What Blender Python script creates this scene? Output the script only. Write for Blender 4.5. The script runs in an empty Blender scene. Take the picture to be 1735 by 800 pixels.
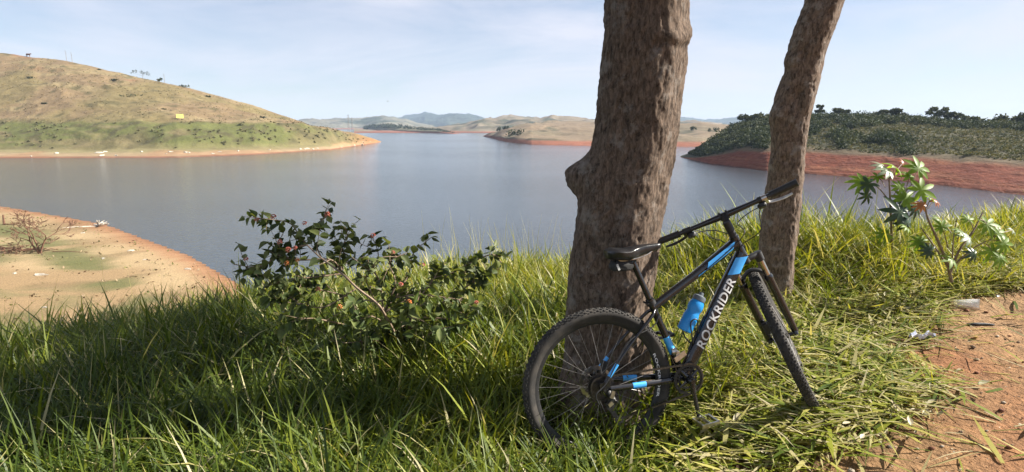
import bpy, bmesh, math, random
import numpy as np
from mathutils import Vector, Matrix
random.seed(7); RNG = np.random.default_rng(11)
sc = bpy.context.scene; COL = sc.collection
D2R = math.pi/180

# ------------------------------------------------------------------ camera
F = 1000.0; CP = math.atan((400-213)/F)          # focal length (px of a 1735 px wide picture), pitch down
cd = bpy.data.cameras.new("camera"); cam = bpy.data.objects.new("camera", cd); COL.objects.link(cam)
cd.sensor_width = 36; cd.lens = 36*F/1735; cd.clip_start = .05; cd.clip_end = 30000
cam.rotation_euler = (math.pi/2-CP, 0, 0); sc.camera = cam
# ------------------------------------------------------------------ sky, sun, exposure
SUN_AZ, SUN_EL = 83*D2R, 36*D2R                   # azimuth clockwise from +Y
sund = Vector((math.sin(SUN_AZ)*math.cos(SUN_EL), math.cos(SUN_AZ)*math.cos(SUN_EL), math.sin(SUN_EL)))
w = bpy.data.worlds.new("World"); sc.world = w; w.use_nodes = True
nt = w.node_tree; bg = nt.nodes["Background"]
sky = nt.nodes.new("ShaderNodeTexSky"); sky.sky_type = 'NISHITA'; sky.sun_disc = False
sky.sun_elevation = SUN_EL; sky.sun_rotation = SUN_AZ; sky.altitude = 600
sky.air_density = 1.0; sky.dust_density = .15; sky.ozone_density = 3.0
bg.inputs[1].default_value = 0.05
tc = nt.nodes.new("ShaderNodeTexCoord")
mp = nt.nodes.new("ShaderNodeMapping"); mp.inputs['Scale'].default_value = (1.1, 1.1, 6.0); mp.inputs['Rotation'].default_value = (0.05, .12, .4)
nz = nt.nodes.new("ShaderNodeTexNoise"); nz.inputs['Scale'].default_value = 1.5; nz.inputs['Detail'].default_value = 9; nz.inputs['Roughness'].default_value = .58; nz.inputs['Distortion'].default_value = .5
cr = nt.nodes.new("ShaderNodeValToRGB"); cr.color_ramp.elements[0].position = .42; cr.color_ramp.elements[1].position = .68
cr.color_ramp.elements[0].color = (.34, .34, .34, 1); cr.color_ramp.elements[1].color = (.88, .88, .88, 1)
mx = nt.nodes.new("ShaderNodeMix"); mx.data_type = 'RGBA'; mx.inputs[7].default_value = (6.8, 6.9, 7.8, 1)
nt.links.new(tc.outputs['Generated'], mp.inputs[0]); nt.links.new(mp.outputs[0], nz.inputs[0]); nt.links.new(nz.outputs[0], cr.inputs[0])
nt.links.new(cr.outputs[0], mx.inputs[0]); nt.links.new(sky.outputs[0], mx.inputs[6]); nt.links.new(mx.outputs[2], bg.inputs[0])
sl = bpy.data.lights.new("sun", 'SUN'); sl.energy = 5.0; sl.angle = .5*D2R*1.4; sl.color = (1, .93, .82)
so = bpy.data.objects.new("sun", sl); COL.objects.link(so); so.rotation_euler = sund.to_track_quat('Z', 'Y').to_euler(); so.location = (20, 10, 30)
sc.view_settings.view_transform = 'Standard'; sc.view_settings.look = 'None'; sc.view_settings.exposure = 1.38; sc.view_settings.gamma = 1
sc.cycles.volume_bounces = 0; sc.cycles.max_bounces = 8; sc.cycles.diffuse_bounces = 2; sc.cycles.transparent_max_bounces = 12

WZ = -9.0                                         # water level (camera at z = 0)
def at(u, v, Y):
    a, b = (u-867.5)/F, (400-v)/F
    d = np.array([a, math.cos(CP)+b*math.sin(CP), -math.sin(CP)+b*math.cos(CP)]); return d*(Y/d[1])
def onz(u, v, z):
    a, b = (u-867.5)/F, (400-v)/F
    d = np.array([a, math.cos(CP)+b*math.sin(CP), -math.sin(CP)+b*math.cos(CP)]); return d*(z/d[2])

# ------------------------------------------------------------------ numpy noise
_P = np.random.default_rng(5).random((64, 64, 64)).astype(np.float32)
def vn(x, y, z):
    xi, yi, zi = np.floor(x).astype(int), np.floor(y).astype(int), np.floor(z).astype(int)
    fx, fy, fz = x-xi, y-yi, z-zi
    fx, fy, fz = [q*q*(3-2*q) for q in (fx, fy, fz)]
    g = lambda a, b, c: _P[(xi+a) & 63, (yi+b) & 63, (zi+c) & 63]
    l = lambda a, b, t: a+(b-a)*t
    return l(l(l(g(0,0,0), g(1,0,0), fx), l(g(0,1,0), g(1,1,0), fx), fy), l(l(g(0,0,1), g(1,0,1), fx), l(g(0,1,1), g(1,1,1), fx), fy), fz)*2-1
def fbm(x, y, z=0., o=5, s=1., r=.5):
    x, y, z = np.broadcast_arrays(np.asarray(x, float)*s, np.asarray(y, float)*s, np.asarray(z, float)*s)
    t = 0; a = 1.; n = 0
    for i in range(o):
        t = t+a*vn(x*2**i+i*7.3, y*2**i+i*3.1, z*2**i+i*11.7); n += a; a *= r
    return t/n
def sstep(a, b, x):
    t = np.clip((x-a)/(b-a), 0, 1); return t*t*(3-2*t)

# ------------------------------------------------------------------ materials
MATS = {}
def newmat(name):
    m = bpy.data.materials.new(name); m.use_nodes = True; MATS[name] = m
    return m, m.node_tree, m.node_tree.nodes['Principled BSDF']
def lk(nt, a, b): nt.links.new(a, b)
def mat(name, c1, c2=None, rough=.5, metal=0., scale=8., bump=0., bscale=None, detail=5, spec=.5, lo=.35, hi=.65, coat=0., stretch=(1,1,1)):
    m, nt, p = newmat(name)
    p.inputs['Roughness'].default_value = rough; p.inputs['Metallic'].default_value = metal
    p.inputs['Base Color'].default_value = (*c1, 1); p.inputs['Specular IOR Level'].default_value = spec; p.inputs['Coat Weight'].default_value = coat
    tc = nt.nodes.new('ShaderNodeTexCoord'); mp = nt.nodes.new('ShaderNodeMapping'); mp.inputs['Scale'].default_value = stretch; lk(nt, tc.outputs['Object'], mp.inputs[0])
    c2 = c2 or tuple(q*.7 for q in c1)
    n = nt.nodes.new('ShaderNodeTexNoise'); n.inputs['Scale'].default_value = scale; n.inputs['Detail'].default_value = detail; lk(nt, mp.outputs[0], n.inputs[0])
    r = nt.nodes.new('ShaderNodeValToRGB'); r.color_ramp.elements[0].position = lo; r.color_ramp.elements[1].position = hi
    r.color_ramp.elements[0].color = (*c1, 1); r.color_ramp.elements[1].color = (*c2, 1); lk(nt, n.outputs[0], r.inputs[0]); lk(nt, r.outputs[0], p.inputs['Base Color'])
    if bump:
        n2 = nt.nodes.new('ShaderNodeTexNoise'); n2.inputs['Scale'].default_value = bscale or scale*4; n2.inputs['Detail'].default_value = 6; lk(nt, mp.outputs[0], n2.inputs[0])
        b = nt.nodes.new('ShaderNodeBump'); b.inputs['Strength'].default_value = 1; b.inputs['Distance'].default_value = bump; lk(nt, n2.outputs[0], b.inputs['Height']); lk(nt, b.outputs[0], p.inputs['Normal'])
    return m
def attrmat(name, rough=.9, nscale=3., amount=.35, bump=.02, bscale=8., spec=.2, stretch=(1,1,1)):
    """albedo from the mesh colour 'tone', varied by procedural noise"""
    m, nt, p = newmat(name); p.inputs['Roughness'].default_value = rough; p.inputs['Specular IOR Level'].default_value = spec
    a = nt.nodes.new('ShaderNodeAttribute'); a.attribute_name = 'tone'
    tc = nt.nodes.new('ShaderNodeTexCoord'); mp = nt.nodes.new('ShaderNodeMapping'); mp.inputs['Scale'].default_value = stretch; lk(nt, tc.outputs['Object'], mp.inputs[0])
    n = nt.nodes.new('ShaderNodeTexNoise'); n.inputs['Scale'].default_value = nscale; n.inputs['Detail'].default_value = 9; n.inputs['Roughness'].default_value = .65; lk(nt, mp.outputs[0], n.inputs[0])
    mr = nt.nodes.new('ShaderNodeMapRange'); mr.inputs[1].default_value = .3; mr.inputs[2].default_value = .7; mr.inputs[3].default_value = (1-amount)*.82; mr.inputs[4].default_value = (1+amount)*.82; lk(nt, n.outputs[0], mr.inputs[0])
    mu = nt.nodes.new('ShaderNodeVectorMath'); mu.operation = 'MULTIPLY'; lk(nt, a.outputs['Color'], mu.inputs[0]); lk(nt, mr.outputs[0], mu.inputs[1]); lk(nt, mu.outputs[0], p.inputs['Base Color'])
    n2 = nt.nodes.new('ShaderNodeTexNoise'); n2.inputs['Scale'].default_value = bscale; n2.inputs['Detail'].default_value = 8; n2.inputs['Roughness'].default_value = .6; lk(nt, mp.outputs[0], n2.inputs[0])
    b = nt.nodes.new('ShaderNodeBump'); b.inputs['Distance'].default_value = bump; lk(nt, n2.outputs[0], b.inputs['Height']); lk(nt, b.outputs[0], p.inputs['Normal'])
    return m
def leafmat(name, ramp, trans=.35, rough=.4, spec=.4, attr=True, nscale=20.):
    """thin leaf: principled + translucent, hue picked by the per-leaf value 'tint' (or by noise)"""
    m, nt, p = newmat(name); out = nt.nodes['Material Output']
    r = nt.nodes.new('ShaderNodeValToRGB'); e = r.color_ramp.elements
    for i, (pos, c) in enumerate(ramp):
        q = e[i] if i < 2 else e.new(pos)
        q.position = pos; q.color = (*c, 1)
    if attr:
        a = nt.nodes.new('ShaderNodeAttribute'); a.attribute_name = 'tint'; lk(nt, a.outputs['Fac'], r.inputs[0])
    else:
        tc = nt.nodes.new('ShaderNodeTexCoord'); n = nt.nodes.new('ShaderNodeTexNoise'); n.inputs['Scale'].default_value = nscale
        oi = nt.nodes.new('ShaderNodeObjectInfo'); ad = nt.nodes.new('ShaderNodeMath'); ad.operation = 'MULTIPLY_ADD'; ad.inputs[1].default_value = .5
        lk(nt, tc.outputs['Object'], n.inputs[0]); lk(nt, oi.outputs['Random'], ad.inputs[0])
        sb = nt.nodes.new('ShaderNodeMath'); sb.operation = 'MULTIPLY_ADD'; sb.inputs[1].default_value = .9; sb.inputs[2].default_value = -.2
        lk(nt, n.outputs[0], sb.inputs[0]); lk(nt, sb.outputs[0], ad.inputs[2]); lk(nt, ad.outputs[0], r.inputs[0])
    lk(nt, r.outputs[0], p.inputs['Base Color']); p.inputs['Roughness'].default_value = rough; p.inputs['Specular IOR Level'].default_value = spec
    t = nt.nodes.new('ShaderNodeBsdfTranslucent'); mu = nt.nodes.new('ShaderNodeVectorMath'); mu.operation = 'MULTIPLY'; mu.inputs[1].default_value = (1.35, 1.25, .5); lk(nt, r.outputs[0], mu.inputs[0]); lk(nt, mu.outputs[0], t.inputs[0])
    mxs = nt.nodes.new('ShaderNodeMixShader'); mxs.inputs[0].default_value = trans; lk(nt, p.outputs[0], mxs.inputs[1]); lk(nt, t.outputs[0], mxs.inputs[2]); lk(nt, mxs.outputs[0], out.inputs[0])
    return m

M_ground = attrmat('near_soil', nscale=14, amount=.42, bump=.03, bscale=30)
M_hill = attrmat('hillside', nscale=.25, amount=.22, bump=.22, bscale=1.2)
M_bank = attrmat('eroded_hillside', nscale=.35, amount=.3, bump=.5, bscale=.6, stretch=(1, 1, 3))
M_far = attrmat('far_hillside', nscale=.02, amount=.25, bump=3, bscale=.05)
M_grass = leafmat('grass_blades', [(0, (.018, .040, .007)), (1, (.46, .41, .26)), (.35, (.075, .115, .014)), (.62, (.215, .25, .024)), (.82, (.38, .36, .055))], trans=.34, rough=.48, spec=.32)
M_crown = leafmat('tree_leaves', [(0, (.02, .05, .012)), (1, (.10, .15, .04))], trans=.3)
M_forest = leafmat('forest_leaves', [(0, (.018, .032, .015)), (1, (.16, .145, .075)), (.5, (.058, .070, .033))], trans=.2, rough=.7, spec=.2)
M_lleaf = leafmat('shrub_leaves', [(0, (.030, .055, .018)), (1, (.22, .25, .09)), (.5, (.095, .135, .042))], trans=.38, rough=.5, spec=.35, attr=False, nscale=30)
M_lleafs = leafmat('shrub_leaf_mass', [(0, (.028, .050, .016)), (1, (.18, .21, .07))], trans=.36, rough=.5, spec=.35)
M_pgreen = leafmat('palmate_leaf_green', [(0, (.10, .19, .02)), (1, (.24, .36, .05))], trans=.5, rough=.5, attr=False)
M_pdark = leafmat('palmate_leaf_dark', [(0, (.012, .03, .012)), (1, (.05, .09, .03))], trans=.1, rough=.3, attr=False)
M_pglare = leafmat('palmate_leaf_glare', [(0, (.12, .17, .08)), (1, (.32, .37, .25))], trans=.2, rough=.42, spec=.5, attr=False)  # sun glare on the leaves, painted in as a paler leaf colour
M_pred = leafmat('palmate_leaf_red', [(0, (.30, .08, .04)), (1, (.45, .22, .08))], trans=.35, rough=.35, attr=False)
M_stem = mat('woody_stem', (.30, .22, .15), (.16, .11, .075), rough=.8, scale=30, bump=.002)
M_pstem = mat('plant_stem', (.14, .09, .06), (.22, .17, .09), rough=.6, scale=30)
M_twig = mat('dry_twig', (.20, .10, .06), (.11, .06, .04), rough=.9, scale=10)
M_orange = mat('orange_petals', (.62, .17, .05), (.66, .30, .08), rough=.6, scale=60)
M_pink = mat('pink_petals', (.50, .11, .09), (.55, .22, .14), rough=.6, scale=60)
M_rock = mat('pale_rock', (.60, .55, .46), (.38, .34, .28), rough=.9, scale=1.5, bump=.1)
M_sign = mat('yellow_board', (.85, .84, .16), (.78, .79, .18), rough=.5, scale=2)
M_post = mat('weathered_post', (.30, .27, .23), (.2, .18, .15), rough=.8, scale=3)
M_frame = mat('frame_paint', (.014, .014, .017), (.020, .020, .023), rough=.25, metal=.35, scale=60, coat=.5, spec=.6)
M_black = mat('black_plastic', (.012, .012, .013), (.022, .022, .023), rough=.5, scale=80, bump=.0003)
M_rubber = mat('tyre_rubber', (.026, .024, .022), (.070, .060, .050), rough=.85, scale=16, bump=.0006, bscale=200, lo=.42, hi=.75)
M_saddle = mat('saddle_vinyl', (.014, .014, .016), (.022, .022, .024), rough=.3, scale=50, bump=.0004, bscale=300)
M_blue = mat('blue_decal', (.04, .34, .82), (.06, .40, .88), rough=.35, scale=20, coat=.4)
M_white = mat('white_lettering', (.78, .78, .78), (.70, .70, .70), rough=.4, scale=30)
M_steel = mat('brushed_steel', (.62, .60, .57), (.42, .40, .38), rough=.28, metal=1, scale=40)
M_spoke = mat('spoke_steel', (.34, .32, .31), (.24, .23, .22), rough=.45, metal=.8, scale=40)
M_chain = mat('oiled_chain', (.13, .12, .11), (.07, .065, .06), rough=.4, metal=.9, scale=90)
M_stanch = mat('fork_stanchion', (.50, .44, .38), (.42, .36, .30), rough=.15, metal=1, scale=10)
M_bag = mat('bag_fabric', (.018, .018, .018), (.035, .035, .034), rough=.9, scale=200, bump=.0008, bscale=500)
M_reflect = mat('reflective_tab', (.75, .77, .75), (.6, .62, .6), rough=.3, scale=50)
M_cap = mat('bottle_cap_grey', (.10, .12, .14), (.14, .16, .18), rough=.4, scale=40)
M_paper = mat('white_film', (.72, .74, .82), (.55, .58, .72), rough=.35, scale=30, bump=.004, bscale=60)
M_dryleaf = mat('dry_leaf', (.52, .48, .34), (.34, .28, .16), rough=.7, scale=30)
m, n_, p_ = newmat('blue_bottle_plastic'); p_.inputs['Base Color'].default_value = (.02, .33, .85, 1); p_.inputs['Roughness'].default_value = .35
p_.inputs['Transmission Weight'].default_value = .25; p_.inputs['Subsurface Weight'].default_value = .0
tn = n_.nodes.new('ShaderNodeTexNoise'); tn.inputs['Scale'].default_value = 25; tr = n_.nodes.new('ShaderNodeValToRGB'); tr.color_ramp.elements[0].color = (.015, .27, .76, 1); tr.color_ramp.elements[1].color = (.03, .40, .92, 1)
lk(n_, tn.outputs[0], tr.inputs[0]); lk(n_, tr.outputs[0], p_.inputs['Base Color']); M_bottle = m
m, n_, p_ = newmat('clear_cup_plastic'); p_.inputs['Base Color'].default_value = (.85, .85, .84, 1); p_.inputs['Roughness'].default_value = .18; p_.inputs['Alpha'].default_value = .62; p_.inputs['Specular IOR Level'].default_value = .9
tn = n_.nodes.new('ShaderNodeTexNoise'); tn.inputs['Scale'].default_value = 60; tb = n_.nodes.new('ShaderNodeBump'); tb.inputs['Distance'].default_value = .002; lk(n_, tn.outputs[0], tb.inputs['Height']); lk(n_, tb.outputs[0], p_.inputs['Normal']); M_cup = m
# bark: dark brown-grey with pale lichen
def barkmat(name, c1, c2, lich):
    m, nt, p = newmat(name); p.inputs['Roughness'].default_value = .92; p.inputs['Specular IOR Level'].default_value = .15
    tc = nt.nodes.new('ShaderNodeTexCoord'); mp = nt.nodes.new('ShaderNodeMapping'); mp.inputs['Scale'].default_value = (1, 1, .38); lk(nt, tc.outputs['Object'], mp.inputs[0])
    n1 = nt.nodes.new('ShaderNodeTexNoise'); n1.inputs['Scale'].default_value = 52; n1.inputs['Detail'].default_value = 14; n1.inputs['Roughness'].default_value = .74; n1.inputs['Distortion'].default_value = .6; lk(nt, mp.outputs[0], n1.inputs[0])
    r1 = nt.nodes.new('ShaderNodeValToRGB'); r1.color_ramp.elements[0].position = .34; r1.color_ramp.elements[1].position = .70
    r1.color_ramp.elements[0].color = (*c1, 1); r1.color_ramp.elements[1].color = (*c2, 1); lk(nt, n1.outputs[0], r1.inputs[0])
    n2 = nt.nodes.new('ShaderNodeTexNoise'); n2.inputs['Scale'].default_value = 9; n2.inputs['Detail'].default_value = 10; n2.inputs['Roughness'].default_value = .75; lk(nt, tc.outputs['Object'], n2.inputs[0])
    r2 = nt.nodes.new('ShaderNodeValToRGB'); r2.color_ramp.elements[0].position = .53; r2.color_ramp.elements[1].position = .63; r2.color_ramp.elements[0].color = (0,0,0,1); r2.color_ramp.elements[1].color = (.55,.55,.55,1); lk(nt, n2.outputs[0], r2.inputs[0])
    mx = nt.nodes.new('ShaderNodeMix'); mx.data_type = 'RGBA'; mx.inputs[7].default_value = (*lich, 1); lk(nt, r2.outputs[0], mx.inputs[0]); lk(nt, r1.outputs[0], mx.inputs[6]); lk(nt, mx.outputs[2], p.inputs['Base Color'])
    b = nt.nodes.new('ShaderNodeBump'); b.inputs['Distance'].default_value = .007; b.inputs['Strength'].default_value = .85; lk(nt, n1.outputs[0], b.inputs['Height']); lk(nt, b.outputs[0], p.inputs['Normal'])
    return m
M_bark = barkmat('bark', (.020, .015, .012), (.225, .165, .125), (.25, .225, .20))
M_bark2 = barkmat('bark_greyer', (.024, .018, .015), (.29, .215, .165), (.32, .29, .26))
# water
m, n_, p_ = newmat('lake_water'); M_water = m
p_.inputs['Base Color'].default_value = (.042, .054, .064, 1); p_.inputs['Roughness'].default_value = .10; p_.inputs['IOR'].default_value = 1.333; p_.inputs['Specular IOR Level'].default_value = .5
tc_ = n_.nodes.new('ShaderNodeTexCoord'); m1 = n_.nodes.new('ShaderNodeMapping'); m1.inputs['Scale'].default_value = (1, 1.6, 1); lk(n_, tc_.outputs['Object'], m1.inputs[0])
na = n_.nodes.new('ShaderNodeTexNoise'); na.inputs['Scale'].default_value = 2.2; na.inputs['Detail'].default_value = 4; lk(n_, m1.outputs[0], na.inputs[0])
nb = n_.nodes.new('ShaderNodeTexNoise'); nb.inputs['Scale'].default_value = .012; nb.inputs['Detail'].default_value = 4; lk(n_, m1.outputs[0], nb.inputs[0])
rb = n_.nodes.new('ShaderNodeMapRange'); rb.inputs[1].default_value = .4; rb.inputs[2].default_value = .62; rb.inputs[3].default_value = .05; rb.inputs[4].default_value = .085; lk(n_, nb.outputs[0], rb.inputs[0])
bm_ = n_.nodes.new('ShaderNodeBump'); lk(n_, na.outputs[0], bm_.inputs['Height']); lk(n_, rb.outputs[0], bm_.inputs['Distance']); lk(n_, bm_.outputs[0], p_.inputs['Normal'])

# ------------------------------------------------------------------ object helpers
def tag(o, label=None, cat=None, group=None, kind=None):
    if label: o['label'] = label
    if cat: o['category'] = cat
    if group: o['group'] = group
    if kind: o['kind'] = kind
    return o
def link(name, me, m=None, parent=None, loc=None):
    if m is not None and not me.materials: me.materials.append(m)
    o = bpy.data.objects.new(name, me); COL.objects.link(o)
    if parent: o.parent = parent
    if loc is not None: o.location = loc
    return o
def empty(name, loc=(0, 0, 0)):
    o = bpy.data.objects.new(name, None); COL.objects.link(o); o.location = loc; o.empty_display_size = .1; return o
def npmesh(name, V, Fc, smooth=True, attrs=None):
    """V (n,3); Fc (m,k) single face size"""
    V = np.asarray(V, np.float32); Fc = np.asarray(Fc, np.int32); m, k = Fc.shape
    me = bpy.data.meshes.new(name); me.vertices.add(len(V)); me.vertices.foreach_set('co', V.ravel())
    me.loops.add(m*k); me.loops.foreach_set('vertex_index', Fc.ravel())
    me.polygons.add(m); me.polygons.foreach_set('loop_start', np.arange(m, dtype=np.int32)*k)
    if smooth: me.polygons.foreach_set('use_smooth', np.ones(m, bool))
    for an, (ty, data) in (attrs or {}).items():
        a = me.attributes.new(an, ty, 'POINT')
        if ty == 'FLOAT': a.data.foreach_set('value', np.asarray(data, np.float32).ravel())
        else: a.data.foreach_set('color', np.concatenate([data, np.ones((len(data), 1))], 1).astype(np.float32).ravel())
    me.update(calc_edges=True); return me
def grid_faces(nr, nc, wrap=False):
    r = np.arange(nr-1)[:, None]; c = np.arange(nc if wrap else nc-1)[None]; c2 = (c+1) % nc
    return np.stack([r*nc+c, r*nc+c2, (r+1)*nc+c2, (r+1)*nc+c], -1).reshape(-1, 4)
class MB:
    def __init__(s): s.v = []; s.f = []
    def add(s, V, Fs):
        o = len(s.v); s.v += [tuple(map(float, q)) for q in V]; s.f += [tuple(i+o for i in f) for f in Fs]; return s
    def box(s, c, size, R=None, taper=1.):
        c = np.array(c, float); h = np.array(size, float)/2
        q = np.array([[x*(taper if z > 0 else 1), y*(taper if z > 0 else 1), z] for z in (-1, 1) for y in (-1, 1) for x in (-1, 1)])*h
        if R is not None: q = q @ np.array(R).T
        return s.add(q+c, [(0, 2, 3, 1), (4, 5, 7, 6), (0, 1, 5, 4), (2, 6, 7, 3), (0, 4, 6, 2), (1, 3, 7, 5)])
    def tube(s, path, rad, seg=10, caps=True, up=None, power=2.):
        """swept section; rad: number, list, or list of (half side, half up) for a flattened section"""
        P = np.array(path, float); n = len(P)
        rad = [rad]*n if not isinstance(rad, (list, np.ndarray)) else rad
        T = np.gradient(P, axis=0) if n > 2 else np.repeat([P[-1]-P[0]], n, 0)
        T /= np.linalg.norm(T, axis=1)[:, None]+1e-12
        u = np.array(up, float) if up is not None else (np.array([0, 0, 1.]) if abs(T[0][2]) < .9 else np.array([1., 0, 0]))
        V = []
        for i in range(n):
            sd = np.cross(T[i], u); sd /= np.linalg.norm(sd); uu = np.cross(sd, T[i])
            if up is None: u = uu
            r = rad[i]; ra, rb = (r if isinstance(r, (tuple, list, np.ndarray)) else (r, r))
            for k in range(seg):
                a = 2*math.pi*k/seg; ca, sa = math.cos(a), math.sin(a)
                V.append(P[i]+sd*ra*math.copysign(abs(ca)**(2/power), ca)+uu*rb*math.copysign(abs(sa)**(2/power), sa))
        Fs = [(i*seg+k, i*seg+(k+1) % seg, (i+1)*seg+(k+1) % seg, (i+1)*seg+k) for i in range(n-1) for k in range(seg)]
        if caps: Fs += [tuple(range(seg))[::-1], tuple((n-1)*seg+k for k in range(seg))]
        return s.add(V, Fs)
    def lathe(s, prof, origin, axis, seg=24, a0=0., a1=None):
        """prof: list of (radius, height) round axis"""
        ax = np.array(axis, float); ax /= np.linalg.norm(ax); t = np.array([1., 0, 0]) if abs(ax[0]) < .9 else np.array([0, 0, 1.])
        e1 = np.cross(ax, t); e1 /= np.linalg.norm(e1); e2 = np.cross(ax, e1); o = np.array(origin, float)
        V = [o+ax*h+(e1*math.cos(2*math.pi*k/seg)+e2*math.sin(2*math.pi*k/seg))*r for r, h in prof for k in range(seg)]
        n = len(prof)
        return s.add(V, [(i*seg+k, i*seg+(k+1) % seg, (i+1)*seg+(k+1) % seg, (i+1)*seg+k) for i in range(n-1) for k in range(seg)])
    def mesh(s, name, smooth=True):
        me = bpy.data.meshes.new(name); me.from_pydata(s.v, [], s.f)
        b = bmesh.new(); b.from_mesh(me); bmesh.ops.remove_doubles(b, verts=b.verts, dist=1e-6); bmesh.ops.recalc_face_normals(b, faces=b.faces); b.to_mesh(me); b.free()
        if smooth:
            me.polygons.foreach_set('use_smooth', [True]*len(me.polygons)); me.update()
            try: me.set_sharp_from_angle(angle=math.radians(38))
            except Exception: pass
        return me
    def build(s, name, m, parent=None, smooth=True, loc=None): return link(name, s.mesh(name, smooth), m, parent, loc)
def spline(pts, n=8):
    P = [np.array(p, float) for p in pts]; P = [2*P[0]-P[1]]+P+[2*P[-1]-P[-2]]; out = []
    for i in range(1, len(P)-2):
        for k in range(n):
            t = k/n; a, b, c, d = P[i-1:i+3]
            out.append(.5*((2*b)+(-a+c)*t+(2*a-5*b+4*c-d)*t*t+(-a+3*b-3*c+d)*t**3))
    return out+[P[-2]]

# ================================================================== SETTING
# ---- lake and the ground under it
me = npmesh('lake_water', [(-9000, -60, WZ), (9000, -60, WZ), (9000, 9000, WZ), (-9000, 9000, WZ)], [(0, 1, 2, 3)], smooth=False)
tag(link('water', me, M_water), 'calm grey blue lake filling the valley between the hills', 'water', kind='structure')
me = npmesh('ground', [(-12000, -400, -16), (12000, -400, -16), (12000, 12000, -16), (-12000, 12000, -16)], [(0, 1, 2, 3)], smooth=False, attrs={'tone': ('FLOAT_COLOR', np.tile([.3, .2, .13], (4, 1)))})
tag(link('ground', me, M_far), 'lake bed far under the water', 'ground', kind='structure')

# ---- near bank
EX = [-60, -12, -6.2, -4.1, -2.4, -1.0, 0, 1.5, 3.3, 5, 7, 12, 60]; EY = [9, 5.6, 4.9, 4.6, 5.5, 5.9, 6.1, 6.1, 6.1, 6.6, 7.6, 10, 16]
def edgeY(x): return np.interp(x, EX, EY)
def plateau(x, y):
    b = -1.55+np.interp(x, [-8, -4.2, -2.2, .4, 1.55, 4, 8, 14], [-.45, -.36, -.10, 0, .16, .30, .38, .5])
    b = b+.02*np.clip(y-2.6, -1, 4)
    b = b+.12*np.exp(-((x-2.55)**2/.7+(y-5.2)**2/.5))
    return b+.03*fbm(x, y, 1, 3, .9)
SH = np.array([(-400, 160), (-100, 84), (-57.5, 66), (-38, 54), (-22.8, 40.5), (-15.9, 33), (-10, 25), (-4, 20), (5, 18.5), (20, 21), (60, 30), (400, 60)], float)
def beach(x, y):
    ys = np.interp(x, SH[:, 0], SH[:, 1]); d = ys-y
    d = d*np.where(x < -12, .75, 1)
    n = fbm(x, y, 4, 4, .12)
    z = np.where(d > 0, WZ+.045*d+.0004*d*d+.25*n*np.clip(d/6, 0, 1)+.12*sstep(0, .5, d), WZ+.12*d)
    return z
def path_mask(x, y):
    px = np.interp(y, PB[:, 1], PB[:, 0]); return sstep(-.42, .42, x-px+.5*fbm(x, y, 9, 5, 1.8))
PB = np.array([onz(u, v, z)[:2] for u, v, z in [(1250, 980, -1.3), (1310, 800, -1.3), (1390, 720, -1.28), (1480, 640, -1.26), (1525, 580, -1.24), (1520, 530, -1.22), (1600, 495, -1.2), (1780, 468, -1.15)]]); PB = PB[PB[:, 1].argsort()]
PB = np.concatenate([[(PB[0, 0]-.2, -3)], PB, [(9, 9), (30, 14)]])
def near_h(x, y):
    e = edgeY(x)+.25*fbm(x, y*0, 7, 3, .7); d = y-e
    h = plateau(x, y)
    drop = np.where(d > -.6, .5*np.clip(d+.6, 0, 1.2)**2, 0)+np.where(d > .6, (d-.6)*.74, 0)
    z = h-drop+.25*fbm(x, y, 2, 4, .35)*sstep(1, 5, d)
    z = z-.02*path_mask(x, y)
    return np.maximum(z, beach(x, y))
sx = np.sinh(np.linspace(-5.2, 4.9, 400)); sx = sx/np.abs(sx[0])*150+.3
sy = np.concatenate([np.linspace(-40, -4, 8)[:-1], np.linspace(-4, 1.4, 10)[:-1], np.linspace(1.4, 8, 150)[:-1], np.geomspace(8, 110, 130)])
X, Y = np.meshgrid(sx, sy); Z = near_h(X, Y)
pm = path_mask(X, Y)
Z = Z+(.012*fbm(X, Y, 3, 4, 5.)-.030*pm*sstep(.0, .25, fbm(X*.55+Y*.4, Y*1.3-X*.8, 3, 4, 2.6)))*(Z > -3)
n1 = fbm(X, Y, 8, 5, .16); n2 = fbm(X, Y, 3, 5, 1.2); n3 = fbm(X*.5, Y*2., 6, 4, .14)
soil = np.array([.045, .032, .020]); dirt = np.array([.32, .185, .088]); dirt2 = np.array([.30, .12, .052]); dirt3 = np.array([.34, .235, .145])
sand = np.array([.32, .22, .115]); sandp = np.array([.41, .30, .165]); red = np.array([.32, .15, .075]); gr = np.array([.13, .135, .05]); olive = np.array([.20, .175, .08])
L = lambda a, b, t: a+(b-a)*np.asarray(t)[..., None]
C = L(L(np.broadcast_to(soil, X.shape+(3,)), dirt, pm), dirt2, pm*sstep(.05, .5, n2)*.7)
C = L(C, dirt3, pm*sstep(.0, .5, -n2)*.6)
low = (Z < -3.5)[..., None]
d = np.interp(X, SH[:, 0], SH[:, 1])-Y
n4 = fbm(X, Y, 17, 6, .55); B = L(np.broadcast_to(sand, X.shape+(3,)), sandp, sstep(-.15, .2, n1)); B = L(B, sand*.72, sstep(.02, .22, n4)*.7); B = L(B, olive, sstep(-.02, .16, n3+.3*n4)*sstep(3, 8, d)*.8)
B = L(B, gr, sstep(-.16, .06, n1+.5*n4+.06)*sstep(5.5, 7.2, d)*sstep(10.8, 9, d)*.9); B = L(B, gr, sstep(11.5, 16, d+8*n1+8*n4)*.8)
B = L(B, red, sstep(3.2, .8, d+1.0*n2)*.75); B = L(B, red*.5, sstep(.3, -.2, d))
C = np.where(low, B, C)
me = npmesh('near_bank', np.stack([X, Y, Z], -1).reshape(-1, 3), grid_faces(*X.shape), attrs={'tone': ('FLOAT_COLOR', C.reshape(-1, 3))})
tag(link('near_bank', me, M_ground), 'grassy bank with a dirt path dropping to a sandy lake beach', 'ground', kind='structure')

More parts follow.
